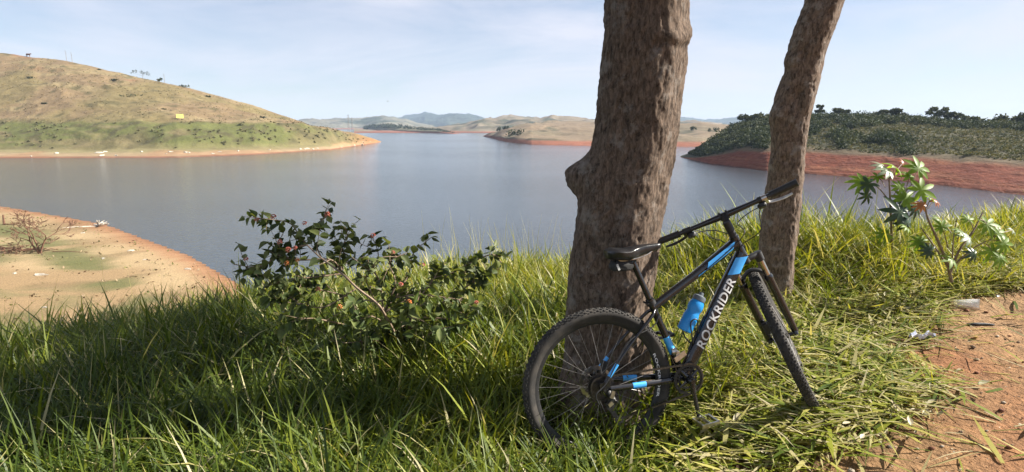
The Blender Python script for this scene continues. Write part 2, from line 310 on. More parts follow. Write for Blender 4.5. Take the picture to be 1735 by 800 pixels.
# ---- far shores: real land, each at its own distance
def fan(name, shore, ridge, depth, colour, m, label, nu=260, nt=60, amp=1., nsc=.05, prof=None, back=1.6, top_noise=.4, low=None):
    s, r, dp = np.array(shore, float), np.array(ridge, float), np.array(depth, float)
    us = np.linspace(s[0, 0], s[-1, 0], nu)
    vs = np.interp(us, s[:, 0], s[:, 1]); vr = np.interp(us, r[:, 0], r[:, 1]); dd = np.interp(us, dp[:, 0], dp[:, 1])
    Y0 = np.array([onz(u, v, WZ)[1] for u, v in zip(us, vs)]); Y1 = Y0+dd
    Zr = np.array([at(u, v, y)[2] for u, v, y in zip(us, vr, Y1)])
    tf = np.linspace(0, 1, nt); tb = np.linspace(1, 2, 16)[1:]
    rows = []
    def X_(u, Y, Z): return (u-867.5)/F*(Y*math.cos(CP)-Z*math.sin(CP))
    for t in tf:
        Yt = Y0+(Y1-Y0)*t; Zt = prof(t, Zr) if prof else WZ+(Zr-WZ)*t
        rows.append((Yt, Zt, t, us))
    for t in tb:
        k = t-1; Yt = Y1+np.maximum(dd, 20)*k*back; Zt = Zr-(Zr-WZ+3)*k*k
        rows.append((Yt, Zt, t, us))
    YY = np.array([q[0] for q in rows]); ZZ = np.array([q[1] for q in rows]); TT = np.array([[q[2]]*nu for q in rows]); UU = np.array([us]*len(rows))
    XX = (UU-867.5)/F*(YY*math.cos(CP)-ZZ*math.sin(CP))
    N = .6*fbm(XX, YY, 5, 6, nsc)+.9*(.28-np.abs(fbm(XX, YY, 15, 5, nsc*1.4)))
    w_ = np.clip(TT*6, 0, 1)*np.clip(np.abs(ZZ-WZ)/4, 0, 1)*np.where(np.abs(TT-1) < .12, top_noise, 1)
    ZZ = ZZ+amp*N*w_
    # a skirt running under the water in front of the shore
    YY = np.concatenate([YY[:1]-6, YY]); XX = np.concatenate([XX[:1]*(YY[:1])/(YY[1:2]), XX]); ZZ = np.concatenate([ZZ[:1]*0+WZ-1.5, ZZ]); TT = np.concatenate([TT[:1]*0-.05, TT]); UU = np.concatenate([UU[:1], UU])
    Cc = colour(XX, YY, ZZ, TT, UU)
    me = npmesh(name, np.stack([XX, YY, ZZ], -1).reshape(-1, 3), grid_faces(*XX.shape), attrs={'tone': ('FLOAT_COLOR', Cc.reshape(-1, 3))})
    tag(link(name, me, m), label, 'hill', kind='structure')
    def height(u, t):   # point on this land
        ui = np.clip(np.searchsorted(us, u), 0, nu-1); ti = int(np.clip(1+round(t*(nt-1)), 1, nt+14))
        return np.array([XX[ti, ui], YY[ti, ui], ZZ[ti, ui]])
    return height
def cst(c, S): return np.broadcast_to(np.array(c, float), S+(3,)).copy()

def prof_left(t, Zr):
    bank = np.minimum(WZ+(Zr-WZ)*.97, .9); lowz = WZ+np.minimum(1.7, (Zr-WZ)*.4)
    if t < .16: return WZ+(lowz-WZ)*(t/.16)**.8
    if t < .36: q = (t-.16)/.2; return lowz+(bank-lowz)*q*(1.25-.25*q)
    q = (t-.36)/.64; return bank+(Zr-bank)*(q*.85+.15*q*q*(3-2*q))
def col_left(X, Y, Z, T, U):
    S = X.shape; n = fbm(X, Y, Z, 6, .035); f = fbm(X*.6, Y, Z*3, 5, .12); g = fbm(X, Y, 2, 5, .3)
    C = cst((.31, .22, .12), S); C = L(C, np.array([.37, .285, .15]), sstep(-.05, .3, f)); C = L(C, np.array([.27, .22, .095]), sstep(.0, .3, n)*.75)
    C = L(C, np.array([.15, .13, .06]), sstep(.18, .4, g+.3*f)*.75); C = L(C, np.array([.40, .20, .11]), sstep(.3, .5, fbm(X, Y, 9, 4, .05))*.6)
    bz = sstep(.34, .40, T+.02*f)
    Bk = cst((.22, .19, .085), S); Bk = L(Bk, np.array([.175, .185, .06]), sstep(-.05, .25, fbm(X, Y, 21, 4, .03)+.2*sstep(.22, .3, T))); Bk = L(Bk, np.array([.13, .115, .055]), sstep(.05, .25, g)*.8); Bk = L(Bk, np.array([.32, .25, .13]), sstep(.12, .4, f)*.6)
    C = L(Bk, C, bz)
    Be = cst((.46, .34, .20), S); Be = L(Be, np.array([.30, .27, .12]), sstep(.05, .12, T+.03*f)*.8); Be = L(Be, np.array([.50, .29, .16]), sstep(.02, .3, fbm(X, Y, 13, 3, .05)+sstep(300, 420, U)*.25-.1)*.6)
    C = L(Be, C, sstep(.13, .20, T+.02*f))
    C = L(C, np.array([.50, .24, .11]), sstep(575, 640, U)*.8*sstep(.7, .3, T))
    return .70*L(C, np.array([.30, .12, .07]), sstep(.028, .008, T)*.8)
left_at = fan('left_hill', [(-600, 274), (0, 268), (300, 267), (430, 262), (560, 254), (620, 245), (646, 240.5)],
    [(-600, 0), (0, 90), (110, 103), (200, 123), (250, 135), (340, 155), (430, 180), (500, 203), (522, 212), (560, 218), (600, 227), (630, 235), (646, 240)],
    [(-600, 130), (0, 110), (400, 90), (520, 60), (600, 30), (646, 4)], col_left, M_hill,
    'dry grassy hill sloping down to a pointed shore on the left', nu=520, nt=130, amp=2.2, nsc=.06, prof=prof_left)

def prof_right(t, Zr):
    top = WZ+np.minimum(3.3, (Zr-WZ)*.35)
    if t < .13:
        q = t/.13; return WZ+(top-WZ)*(.6*q+.4*(math.floor(q*5)+min(1, (q*5 % 1)*3))/5.)
    q = (t-.13)/.87; return top+(Zr-top)*(q**.8)
def col_right(X, Y, Z, T, U):
    S = X.shape; f = fbm(X, Y, Z*4, 5, .12); g = fbm(X, Y, 2, 5, .06); s = fbm(X*.05, Y*.05, Z*2.4, 4, 1.)
    C = cst((.095, .092, .045), S); C = L(C, np.array([.16, .14, .075]), sstep(.0, .35, g)); C = L(C, np.array([.07, .08, .035]), sstep(.0, .35, f)*.8)
    C = L(C, np.array([.24, .17, .10]), sstep(.24, .15, T+.04*f)*.8)
    R = cst((.31, .088, .046), S); R = L(R, np.array([.38, .14, .07]), sstep(0, .35, s)); R = L(R, np.array([.32, .10, .055]), sstep(.1, .4, -s)*.8)
    C = L(R, C, sstep(.115, .15, T+.02*f)); return .56*L(C, np.array([.24, .085, .05]), sstep(.012, 0, T))
right_at = fan('right_hill', [(1152, 266.5), (1200, 277), (1300, 290), (1400, 297), (1500, 305), (1600, 315), (1735, 331), (2300, 395)],
    [(1152, 266), (1180, 256), (1215, 236), (1250, 215), (1310, 203), (1400, 199), (1500, 201), (1600, 210), (1735, 216), (2300, 226)],
    [(1152, 3), (1200, 25), (1250, 50), (1400, 75), (1735, 85), (2300, 90)], col_right, M_bank,
    'wooded hill above a red earth shore on the right', nu=420, nt=110, amp=1.2, nsc=.08, prof=prof_right)

def col_far(main, alt, dark, redh=2.5, redc=(.38, .15, .09), dk=.3):
    def fn(X, Y, Z, T, U):
        S = X.shape; sc_ = 60./np.mean(Y); f = fbm(X, Y, Z*3, 6, sc_*.15); g = fbm(X, Y, 3, 5, sc_*.35)
        C = L(cst(main, S), np.array(alt), sstep(-.05, .35, f)); C = L(C, np.array(dark), sstep(dk-.12, dk+.12, g))
        return .68*(L(C, np.array(redc), sstep(WZ+redh, WZ+redh*.7, Z+.3*f)) if redh else C)
    return fn
def pw(e, lo=0., tl=.08):
    return lambda t, Zr: np.where(t < tl, WZ+np.minimum(lo, (Zr-WZ)*.5)*t/tl, (WZ+np.minimum(lo, (Zr-WZ)*.5))+(Zr-WZ-np.minimum(lo, (Zr-WZ)*.5))*max((t-tl)/(1-tl), 0)**e)
mid_at = fan('middle_headland', [(818, 231), (860, 241), (900, 245), (975, 247), (1100, 248), (1190, 249), (1240, 243), (1300, 238)],
    [(818, 230.5), (840, 226), (862, 219), (900, 211), (950, 208), (1000, 209), (1060, 207), (1120, 210), (1150, 214), (1200, 214), (1250, 217), (1300, 220)],
    [(818, 20), (870, 120), (950, 220), (1200, 220), (1300, 200)], col_far((.33, .25, .165), (.27, .22, .14), (.14, .13, .08), 2.0), M_far,
    'low pale grass headland with a red shoreline behind the big tree', amp=7, nsc=.014, prof=pw(.7, 2.4), top_noise=.25)
fan('pale_hills', [(600, 225.5), (780, 225.5), (1300, 225.5)], [(600, 219), (640, 221), (740, 219), (790, 216), (823, 208), (845, 203), (869, 200), (905, 202), (952, 199), (980, 202), (1007, 206), (1060, 205), (1100, 207), (1160, 210), (1200, 213), (1300, 222)],
    [(600, 300), (900, 500), (1300, 500)], col_far((.32, .26, .18), (.24, .215, .14), (.10, .11, .07), 1.5, dk=.18), M_far, 'pale dry hills beyond the middle headland', amp=26, nsc=.007, prof=pw(.8), top_noise=.25)
low_at = fan('wooded_spit', [(616, 220.3), (640, 222), (700, 224.5), (772, 227), (785, 227)], [(616, 220), (630, 215), (660, 213.5), (700, 216), (740, 220), (772, 226), (785, 226.8)],
    [(616, 30), (680, 90), (785, 20)], col_far((.25, .23, .13), (.18, .17, .09), (.09, .10, .05), 2.2), M_far, 'low wooded spit on the far side of the lake', amp=1.5, nsc=.02, prof=pw(.8, 2.2))
fan('grey_hills', [(440, 219.3), (560, 219.3), (780, 219.3)], [(440, 206), (518, 203.5), (560, 205), (590, 203), (612, 203), (638, 198.5), (662, 201), (690, 206), (715, 212), (740, 217), (780, 219)],
    [(440, 500), (780, 500)], col_far((.24, .23, .17), (.30, .26, .18), (.09, .11, .07), 2, dk=.1), M_far, 'grey brown hills at the far end of the lake', amp=34, nsc=.005, prof=pw(.8), top_noise=.25)
fan('blue_mountain', [(640, 216.6), (760, 216.6), (870, 216.6)], [(640, 206), (675, 204), (693, 199), (721, 194.5), (745, 196.5), (776, 196), (800, 199), (823, 204), (850, 211), (870, 215)],
    [(640, 900), (870, 900)], col_far((.05, .075, .045), (.08, .10, .055), (.035, .055, .035), 0), M_far, 'dark wooded mountain at the far end of the lake', amp=60, nsc=.004, prof=pw(.8), top_noise=.35)
fan('blue_range', [(1080, 216.2), (1320, 216.2), (1500, 216.2)], [(1080, 200), (1141, 202), (1165, 202), (1190, 206.5), (1215, 206), (1240, 203), (1256, 199), (1275, 203), (1320, 210), (1500, 212)],
    [(1080, 1200), (1500, 1200)], col_far((.05, .075, .045), (.08, .10, .06), (.035, .055, .035), 0), M_far, 'blue mountain range behind the wooded hill on the right', amp=60, nsc=.004, prof=pw(.8), top_noise=.35)

# ================================================================== VEGETATION
def quads_cloud(cent, size, rng, aspect=.6, flat=0.):
    """one randomly turned leaf (pointed quad) per centre; returns V, F"""
    n = len(cent); a = rng.normal(size=(n, 3)); a[:, 2] *= 1-flat; a /= np.linalg.norm(a, axis=1)[:, None]
    b = rng.normal(size=(n, 3)); b = np.cross(a, b); b /= np.linalg.norm(b, axis=1)[:, None]; s = np.asarray(size)[:, None]
    V = np.stack([cent-a*s, cent+b*s*aspect, cent+a*s, cent-b*s*aspect], 1).reshape(-1, 3)
    return V, np.arange(4*n).reshape(n, 4)
def blob(c, r, n, rng, shell=.55):
    d = rng.normal(size=(n, 3)); d /= np.linalg.norm(d, axis=1)[:, None]; rr = (shell+(1-shell)*rng.random(n))[:, None]
    return np.array(c)+d*rr*np.array(r)
rf = np.random.default_rng(21)
def crown_tree(name, base, h, r, label, cat, group, nb=9, leaf=.35, nl=420, trunkh=.45, tr=.12, seed=0):
    rg = np.random.default_rng(seed); root = empty(name, base); tag(root, label, cat, group)
    t = MB(); top = np.array([rg.normal()*.1*h, 0, h*.62]); t.tube([(0, 0, -.5), top*.5+[.05*h, 0, 0], top], [tr, tr*.75, tr*.35], 7)
    P = []
    for i in range(nb):
        c = np.array([rg.normal()*r*.55, rg.normal()*r*.45, h*(trunkh+rg.random()*(1-trunkh)*.85)]); t.tube([top*(.55+.4*rg.random()), c], [tr*.3, tr*.1], 5)
        k = r*(.28+.25*rg.random()); P.append(blob(c, (k, k, k*.65), nl//nb, rg, .3))
    t.build('trunk', M_post, root); P = np.concatenate(P); V, Fq = quads_cloud(P, leaf*(.6+.8*rg.random(len(P))), rg)
    me = npmesh('crown', V, Fq, False, {'tint': ('FLOAT', np.repeat(np.clip(rg.random(len(P))*.6+.1, 0, 1), 4))}); link('crown', me, M_forest, root)
    return root
# forest on the right hill: one mass, too dense to count
P = []; S = []; T = []
for i in range(14500):
    u = 1160+740*rf.random() if i < 11000 else 1900+360*rf.random(); t = .16+.92*rf.random()**.9
    c = right_at(u, t); wood = (t > .70+.16*vn(np.array(u/30.), np.array(1.), np.array(1.))) or u < 1290 or (vn(np.array(u/34.), np.array(t*6), np.array(3.)) > .25 and u < 1560)
    if u > 1540 and t < .8: wood = False
    if wood and rf.random() < .38: continue
    if c[2] < WZ+(3.1 if u > 1260 else 1.0): continue
    if wood: s = (.55+.95*rf.random()**1.5)*min(1, (c[2]-WZ)/7+.25)*1.1; k = int(26+20*s); tt = .02+.5*rf.random()**1.4
    else: s = .16+.42*rf.random()**2; k = 15; tt = .35+.65*rf.random()
    q = blob(c+[0, 0, s*.6], (s*1.15, s*1.15, s*.85), k, rf, .3); P.append(q); S.append((.13+.13*rf.random(k))*(.8+.3*s)*(1 if wood else .75)); T.append(np.clip(tt+.2*rf.random(k)-.05, 0, 1))
P = np.concatenate(P); S = np.concatenate(S); T = np.concatenate(T); V, Fq = quads_cloud(P, S, rf)
tag(link('forest_scrub', npmesh('forest_scrub', V, Fq, False, {'tint': ('FLOAT', np.repeat(T, 4))}), M_forest), 'dense dark scrub covering the hill above the red shore', 'scrub', kind='stuff')
# trees that stand out on the right skyline
for i, (u, hp, rp, lab) in enumerate([(1590, 24, 17, 'tallest dark round crowned tree on the right hill skyline'), (1617, 13, 14, 'wide low tree just right of the tallest skyline tree on the right hill'),
        (1521, 15, 9, 'small grey tree standing alone on the right hill skyline left of the tallest tree'), (1497, 9, 11, 'low bushy tree left of the small lone grey tree on the right skyline'),
        (1383, 16, 6, 'slim tree rising beside the thin leaning trunk on the right hill skyline'), (1650, 9, 12, 'low dark tree on the right skyline past the wide low tree'),
        (1700, 12, 22, 'broad dark tree near the right end of the skyline'), (1727, 16, 16, 'dark tree at the far right end of the skyline'), (1262, 11, 14, 'dark tree where the wooded hill starts to drop to its point'),
        (1425, 10, 14, 'rounded dark tree on the skyline right of the thin leaning trunk'), (1290, 9, 14, 'dark bushy tree on the skyline left of the thin leaning trunk')]):
    b = right_at(u, .98); k = b[1]/F; crown_tree('tree', b-[0, 0, .2], hp*k*1.15+.8, rp*k, lab, 'tree', None, nb=8, leaf=.42, nl=520, seed=40+i)
# scrub along the left bank and bushes dotted over the left hill
P = []; S = []; T = []
for i in range(450):
    u = -60+680*rf.random(); t = .17+.2*rf.random()
    if rf.random() > .35+.9*vn(np.array(u/30.), np.array(t*20), np.array(8.))+(.35 if u > 400 else 0): continue
    c = left_at(u, t); s = .18+.36*rf.random()
    if c[2] < WZ+1.1: continue
    q = blob(c+[0, 0, s*.4], (s*1.5, s, s*.8), 14, rf, .3); P.append(q); S.append(.18+.2*rf.random(14)); T.append(np.full(14, .8+.2*rf.random()))
P = np.concatenate(P); V, Fq = quads_cloud(P, np.concatenate(S), rf)
tag(link('bank_scrub', npmesh('bank_scrub', V, Fq, False, {'tint': ('FLOAT', np.repeat(np.concatenate(T), 4))}), M_forest), 'low green brown scrub on the bank under the left hill', 'scrub', kind='stuff')
def bush(base, r, label, group=None, n=60, leaf=.3, seed=0, flat=.6, name='bush', m=None):
    rg = np.random.default_rng(seed); q = np.concatenate([blob((rg.normal()*r*.5, rg.normal()*r*.3, r*flat*.5), (r*.6, r*.5, r*flat*.6), n//4, rg, .2) for _ in range(4)])
    V, Fq = quads_cloud(q, leaf*(.6+.8*rg.random(len(q))), rg)
    o = link(name, npmesh(name, V, Fq, False, {'tint': ('FLOAT', np.repeat(rg.random(len(q))*.9, 4))}), m or M_forest, None, base); return tag(o, label, 'bush', group)
def left_v(u, v):   # visible point of the left hill at picture height v
    best = None
    for t in np.linspace(.02, 1, 90):
        p = left_at(u, t); zc = p[1]*math.cos(CP)-p[2]*math.sin(CP); yv = 400-F*(p[1]*math.sin(CP)+p[2]*math.cos(CP))/zc
        if yv <= v: return p
    return p
for i, (u, v, r, lab) in enumerate([(73, 177, 1.0, 'small dark bush low on the left hill slope'), (52, 133, 2.0, 'dark bush high on the left hill near the picture edge'), (195, 138, 2.2, 'dry brush below the ridge of the left hill, left of the ridge tree'),
        (225, 165, 3.4, 'long dark brush patch halfway up the left hill'), (311, 148, 2.6, 'brown brush patch on the left ridge right of the bare poles'), (352, 166, 2.2, 'dark brush on the left ridge above the yellow board'),
        (277, 187, .9, 'small dark bush left of the yellow board'), (446, 200, 1.6, 'dark bush near the low end of the left ridge'), (404, 213, 1.0, 'small bush at the top of the green bank right of the yellow board'), (168, 119, .9, 'tiny bush on the left hill skyline')]):
    bush(left_v(u, v), r, lab, seed=70+i, flat=.35, n=70, leaf=.32)
# ridge tree, poles, board, animal on the left hill
b = left_at(238, 1.0); crown_tree('ridge_tree', b-[0, 0, .3], 3.6, 3.0, 'open crowned tree standing on the left hill ridge', 'tree', None, nb=9, leaf=.22, nl=170, trunkh=.5, tr=.1, seed=3)
b = left_at(266, 1.0); crown_tree('ridge_tree', b-[0, 0, .3], 2.0, 2.0, 'low dark tree on the left hill ridge just right of the open crowned tree', 'tree', None, nb=7, leaf=.24, nl=170, trunkh=.3, tr=.08, seed=4)
for i, (u, hp, lean, lab) in enumerate([(113, 17, .0, 'thin leaning bare pole, left one of the pair on the left ridge'), (121, 16, .0, 'straight bare pole, right one of the pair on the left ridge'), (277, 15, .1, 'thin bare dead trunk beside the low dark tree on the left ridge')]):
    b = left_at(u, 1.); k = b[1]/F; t = MB(); H_ = hp*k
    t.tube([(0, 0, -.5), (lean, 0, H_*.5), (lean*2-.1, 0, H_)], [.1, .08, .05], 6); t.tube([(0, 0, H_*.6), (.35, 0, H_*.8)], [.04, .02], 5); t.tube([(0, 0, H_*.75), (-.3, 0, H_*.95)], [.03, .015], 5)
    tag(t.build('bare_pole', M_post, None, loc=b), lab, 'pole')
b = left_at(47, 1.); k = b[1]/F   # grazing animal, a few pixels
root = empty('cow', b); tag(root, 'small dark cow standing on the skyline of the left hill', 'cow')
t = MB(); t.tube([(-.95, 0, 1.05), (-.7, 0, 1.15), (0, 0, 1.1), (.6, 0, 1.15), (.9, 0, 1.3), (1.2, 0, 1.35), (1.5, 0, 1.2)], [.15, .33, .38, .33, .2, .16, .09], 8)
for x in (-.7, .55):
    for y in (-.18, .18): t.tube([(x, y, 1.0), (x+.03, y, .5), (x, y, 0)], [.13, .08, .06], 6)
t.tube([(-.95, 0, 1.15), (-1.1, 0, .6)], [.04, .02], 5); t.build('body', M_twig, root)
h_ = MB(); h_.tube([(1.25, -.2, 1.5), (1.25, -.1, 1.42), (1.25, .1, 1.42), (1.25, .2, 1.5)], [.02, .05, .05, .02], 5); h_.build('ear', M_twig, root)
b = left_v(303, 203); root = empty('notice_board', b); tag(root, 'yellow green notice board on posts above the green bank of the left hill', 'sign')
root.rotation_euler = (0, 0, 38*D2R); t = MB(); t.box((0, 0, 1.25), (2.2, .08, 1.35)); t.build('panel', M_sign, root, smooth=False)
for x in (-.9, .9): MB().box((x, .09, .8), (.12, .1, 2.6)).build('post', M_post, root, smooth=False)
for x, z, w_, h__ in [(-.55, 1.75, .9, .12), (.45, 1.75, .7, .12), (0, 1.35, 1.7, .1), (.1, 1.0, 1.5, .08)]: MB().box((x, -.045, z), (w_, .006, h__)).build('print', M_post, root, smooth=False)
# pale rocks at the left waterline
rk = [(52, 266, .5), (96, 262, .9), (168, 261, 1.0), (176, 259, .8), (173, 265, .9), (196, 265, .6), (239, 259, .7), (288, 259, .7), (280, 262, .4), (314, 260, .8), (318, 261, .6), (358, 262, .6), (371, 259, .5), (403, 257, .7), (455, 255, .5), (508, 254, .8), (514, 254, .7), (521, 253, .8), (530, 254, .7), (537, 253, .6), (577, 251, .5), (600, 248, .7), (612, 246, .9), (613, 243, .7), (625, 241, .5)]
rr = np.random.default_rng(9)
def rockmesh(seed, n=10):
    rg = np.random.default_rng(seed); b = bmesh.new(); bmesh.ops.create_icosphere(b, subdivisions=2, radius=1)
    for v in b.verts: v.co = Vector((v.co.x*(1+.2*rg.normal()*.6), v.co.y*.8, v.co.z*.45))*(1+.16*rg.normal())
    me = bpy.data.meshes.new('rock'); b.to_mesh(me); b.free(); me.materials.append(M_rock); return me
rms = [rockmesh(i) for i in range(5)]
def ordn(i): return ['first', 'second', 'third', 'fourth', 'fifth', 'sixth', 'seventh', 'eighth', 'ninth', 'tenth', 'eleventh', 'twelfth', 'thirteenth', 'fourteenth', 'fifteenth', 'sixteenth', 'seventeenth', 'eighteenth', 'nineteenth', 'twentieth', 'twenty first', 'twenty second', 'twenty third', 'twenty fourth', 'twenty fifth', 'twenty sixth', 'twenty seventh', 'twenty eighth', 'twenty ninth', 'thirtieth', 'thirty first', 'thirty second', 'thirty third'][i]
for i, (u, v, s) in enumerate(sorted(rk)):
    p = left_v(u, v-1); o = link('shore_rock', rms[i % 5], None, None, p); o.scale = (s*1.1, s*.7, s*.8); o.rotation_euler = (0, 0, rr.random()*6)
    tag(o, 'pale rock at the left hill waterline, %s from the left' % ordn(i), 'rock', 'pale rocks along the left shoreline')
# bushes on the far headlands
def far_bush(fn, u, t, hp, wp, lab, seed):
    b = fn(u, t); k = b[1]/F; r = wp*k/2; rg = np.random.default_rng(seed); H_ = hp*k
    q = np.concatenate([blob((rg.normal()*r*.45, rg.normal()*r*.3, H_*(.25+.35*rg.random())), (r*.4, r*.4, H_*.4), 40, rg, .2) for _ in range(7)])
    V, Fq = quads_cloud(q, H_*.10*(.6+.8*rg.random(len(q))), rg); root = empty('tree', b); tag(root, lab, 'tree'); t = MB(); t.tube([(0, 0, -.5), (0, 0, H_*.55)], [H_*.05, H_*.02], 6); t.build('trunk', M_post, root); o = link('crown', npmesh('crown', V, Fq, False, {'tint': ('FLOAT', np.repeat(rg.random(len(q))*.35, 4))}), M_forest, root); o['kind'] = 'stuff'
far_bush(mid_at, 872, .12, 14, 34, 'dark round bush at the tip of the middle headland', 1); far_bush(mid_at, 845, .75, 8, 12, 'dark clump behind the round bush on the middle headland, left one', 2)
far_bush(mid_at, 1095, .2, 5, 40, 'dark low thicket along the red shore of the middle headland', 4); far_bush(mid_at, 1172, .5, 9, 14, 'dark clump in a gully right of the big trunk', 5); far_bush(mid_at, 1206, .35, 9, 16, 'dark bush on the headland just left of the wooded point', 8)
far_bush(mid_at, 856, .9, 9, 16, 'tall dark clump behind the round bush on the middle headland, right one', 7)
P = []; S = []; T = []
for i in range(420):
    u = 618+150*rf.random()**1.3; t = .3+.7*rf.random()
    c = low_at(u, t); s = c[1]/F*(1.2+2.6*rf.random())*(1.15 if u < 690 else .7); q = blob(c+[0, 0, s*.5], (s, s, s*.9), 16, rf, .3); P.append(q); S.append(np.full(16, s*.35)); T.append(np.full(16, .35*rf.random()))
P = np.concatenate(P); V, Fq = quads_cloud(P, np.concatenate(S), rf)
tag(link('far_wood', npmesh('far_wood', V, Fq, False, {'tint': ('FLOAT', np.repeat(np.concatenate(T), 4))}), M_forest), 'far dark wood on the low spit across the lake', 'wood', kind='stuff')
# pylons by the far shore
for u, hp, lab in [(591, 27, 'thin tall pylon, left of two on the far shore by the point'), (597, 22, 'thin shorter pylon, right of two on the far shore by the point')]:
    b = np.array(at(u, 222, 900.)); k = .9; root = empty('pylon', b); tag(root, lab, 'pylon'); H_ = hp*k
    t = MB()
    for sx_ in (-1, 1):
        for sy_ in (-1, 1): t.tube([(sx_*1.3, sy_*1.3, -3), (sx_*.3, sy_*.3, H_)], [.14, .1], 4)
    for z in np.linspace(1, H_-2, 7):
        q = 1.3-(1.0)*z/H_; t.tube([(-q, -q, z), (q, -q, z+1.8)], .07, 4); t.tube([(q, -q, z), (-q, -q, z+1.8)], .07, 4)
    t.build('mast', M_post, root)
    for z in (H_*.8, H_*.92): MB().tube([(-2.2, 0, z), (2.2, 0, z)], .12, 4).build('cross_arm', M_post, root)
# bird over the lake
p = at(657, 172, 90.); root = empty('bird', p); root.scale = (.7, .7, .7); tag(root, 'tiny dark bird flying over the far lake', 'bird')
t = MB(); t.tube([(-.16, 0, 0), (-.05, 0, .02), (.08, 0, .02), (.17, 0, .03)], [.012, .05, .045, .012], 7); t.build('body', M_black, root)
for s in (-1, 1): MB().add([(-.06, 0, .03), (.06, 0, .03), (.04, s*.2, .12), (0, s*.36, .10), (-.05, s*.2, .11), (0, 0, .045)], [(0, 1, 2, 4), (4, 2, 3)]).build('wing', M_black, root)

# ---- on the beach, lower left
p = onz(68, 430, -8.0); bz = float(near_h(np.array([p[0]]), np.array([p[1]]))[0]); k0 = p[1]
for _ in range(6): p = onz(68, 430, bz); bz = float(near_h(np.array([p[0]]), np.array([p[1]]))[0])
root = empty('bare_tree', (p[0], p[1], bz)); tag(root, 'small leafless forked tree standing on the sandy beach', 'tree'); k = p[1]/F
t = MB(); tw = []; rg = np.random.default_rng(2)
def grow(mb, a, d, L_, r, dep, rg, spread=.5, minr=.008):
    n = 3; P = [a]; 
    for i in range(n): d = d+rg.normal(size=3)*.12; d[2] += .03; d /= np.linalg.norm(d); P.append(P[-1]+d*L_/n)
    mb.tube(P, [r, r*.85, r*.75, r*.6], 5, caps=False)
    if dep:
        for j in range(2 if rg.random() < .5 else 3):
            e = d+rg.normal(size=3)*spread; e[2] = e[2]*.6+.15; e /= np.linalg.norm(e); grow(mb, P[-1-(j == 2)], e, L_*(.6+.25*rg.random()), max(r*.55, minr), dep-1, rg, spread, minr)
for d0 in [(-.55, 0, .9), (.25, .1, 1.), (-.1, .1, 1.)]:
    d0 = np.array(d0); grow(t, np.array([0., 0, -.05]), d0/np.linalg.norm(d0), 28*k, 1.9*k, 5, rg, .55, .018)
t.build('trunk', M_twig, root)
def beach_pt(u, v):
    z = -8.
    for _ in range(12): p = onz(u, v, z); z = float(near_h(np.array([p[0]]), np.array([p[1]]))[0])
    return np.array([p[0], p[1], z])
p = beach_pt(32, 428); t = MB(); rg = np.random.default_rng(8)
for i in range(70):
    a = np.array([rg.normal()*1.1, rg.normal()*.4, .05+.35*rg.random()]); d = np.array([rg.normal(), rg.normal()*.4, rg.normal()*.25]); t.tube([a, a+d*.4, a+d*.8+[0, 0, -.1]], [.03, .025, .012], 4)
tag(t.build('brush_pile', M_twig, None, loc=p), 'pile of dead brown brush on the beach beside the leafless tree', 'brush pile')
p = beach_pt(168, 384); t = MB()
for i in range(9):
    d = np.array([rg.normal(), rg.normal()*.6, .3+.5*rg.random()]); d /= np.linalg.norm(d); t.tube([(0, 0, .1), d*.4, d*.75+[.1, 0, -.1]], [.09, .07, .03], 5)
t.tube([(0, 0, .05), (-1.6, -1.0, .12), (-3.6, -2.6, .06)], [.06, .045, .02], 5)
tag(t.build('driftwood', M_rock, None, loc=p), 'pale driftwood stump lying at the waterline of the beach', 'driftwood')
for i, (u, v, s) in enumerate([(67, 466, .35), (222, 425, .3), (25, 463, .18), (75, 521, .16), (140, 395, .2), (175, 438, .18), (318, 456, .25), (246, 440, .15)]):
    p = beach_pt(u, v); o = link('beach_stone', rms[i % 5], None, None, p); o.scale = (s, s*.7, s*.6); o.rotation_euler = (0, 0, i)
    tag(o, ['large pale stone on the green patch of the beach', 'pale flat stone in the middle of the sandy beach', 'small pale stone at the left picture edge on the beach grass', 'small pale stone nearest the foreground grass on the left', 'small stone on the upper sand below the waterline driftwood', 'small stone beside the dark grass strip on the sand', 'pale stone on the red sand near the water', 'tiny stone left of the pale stone on the red sand'][i], 'stone')
p = beach_pt(7, 381); t = MB(); t.tube([(0, 0, -.2), (.05, 0, .9)], [.1, .07], 6); t.tube([(0, 0, .1), (.7, 0, .03)], [.06, .03], 5); tag(t.build('dead_stump', M_twig, None, loc=p), 'dark dead stump on the beach at the left picture edge', 'stump')
n = 1500; rg = np.random.default_rng(17); bx = -10-75*rg.random(n); by = np.interp(bx, SH[:, 0], SH[:, 1])-.8-34*rg.random(n)**1.3; bz_ = near_h(bx, by); k_ = (bz_ < -5.5) & (by > 14); c_ = np.repeat(np.stack([bx, by, bz_+.04], 1)[k_], 5, 0)+rg.normal(size=(k_.sum()*5, 3))*[.16, .12, .03]
V, Fq = quads_cloud(c_, .03+.10*rg.random(len(c_))**3, rg, .5, .4); cc = np.array([[.20, .13, .07], [.20, .19, .07], [.36, .27, .17], [.17, .12, .07], [.16, .17, .06]])[np.repeat(rg.integers(0, 5, k_.sum()), 5)]
tag(link('beach_debris', npmesh('beach_debris', V, Fq, False, {'tone': ('FLOAT_COLOR', np.repeat(cc, 4, 0))}), M_ground), 'dry tufts, twigs and clods strewn over the sandy beach', 'debris', kind='stuff')
P = []; 
for i in range(2600):
    u = -60+640*rg.random(); t = .36+.64*rg.random()
    if rg.random() > .45+.9*vn(np.array(u/40.), np.array(t*9), np.array(2.)): continue
    c = left_at(u, t); P.append(blob(c+[0, 0, .1], (.45, .4, .16), 5, rg, .1))
P = np.concatenate(P); V, Fq = quads_cloud(P, .10+.14*rg.random(len(P)), rg); cc = np.array([[.22, .17, .09], [.30, .24, .12], [.13, .12, .05]])[np.repeat(rg.integers(0, 3, len(P)//5), 5)]
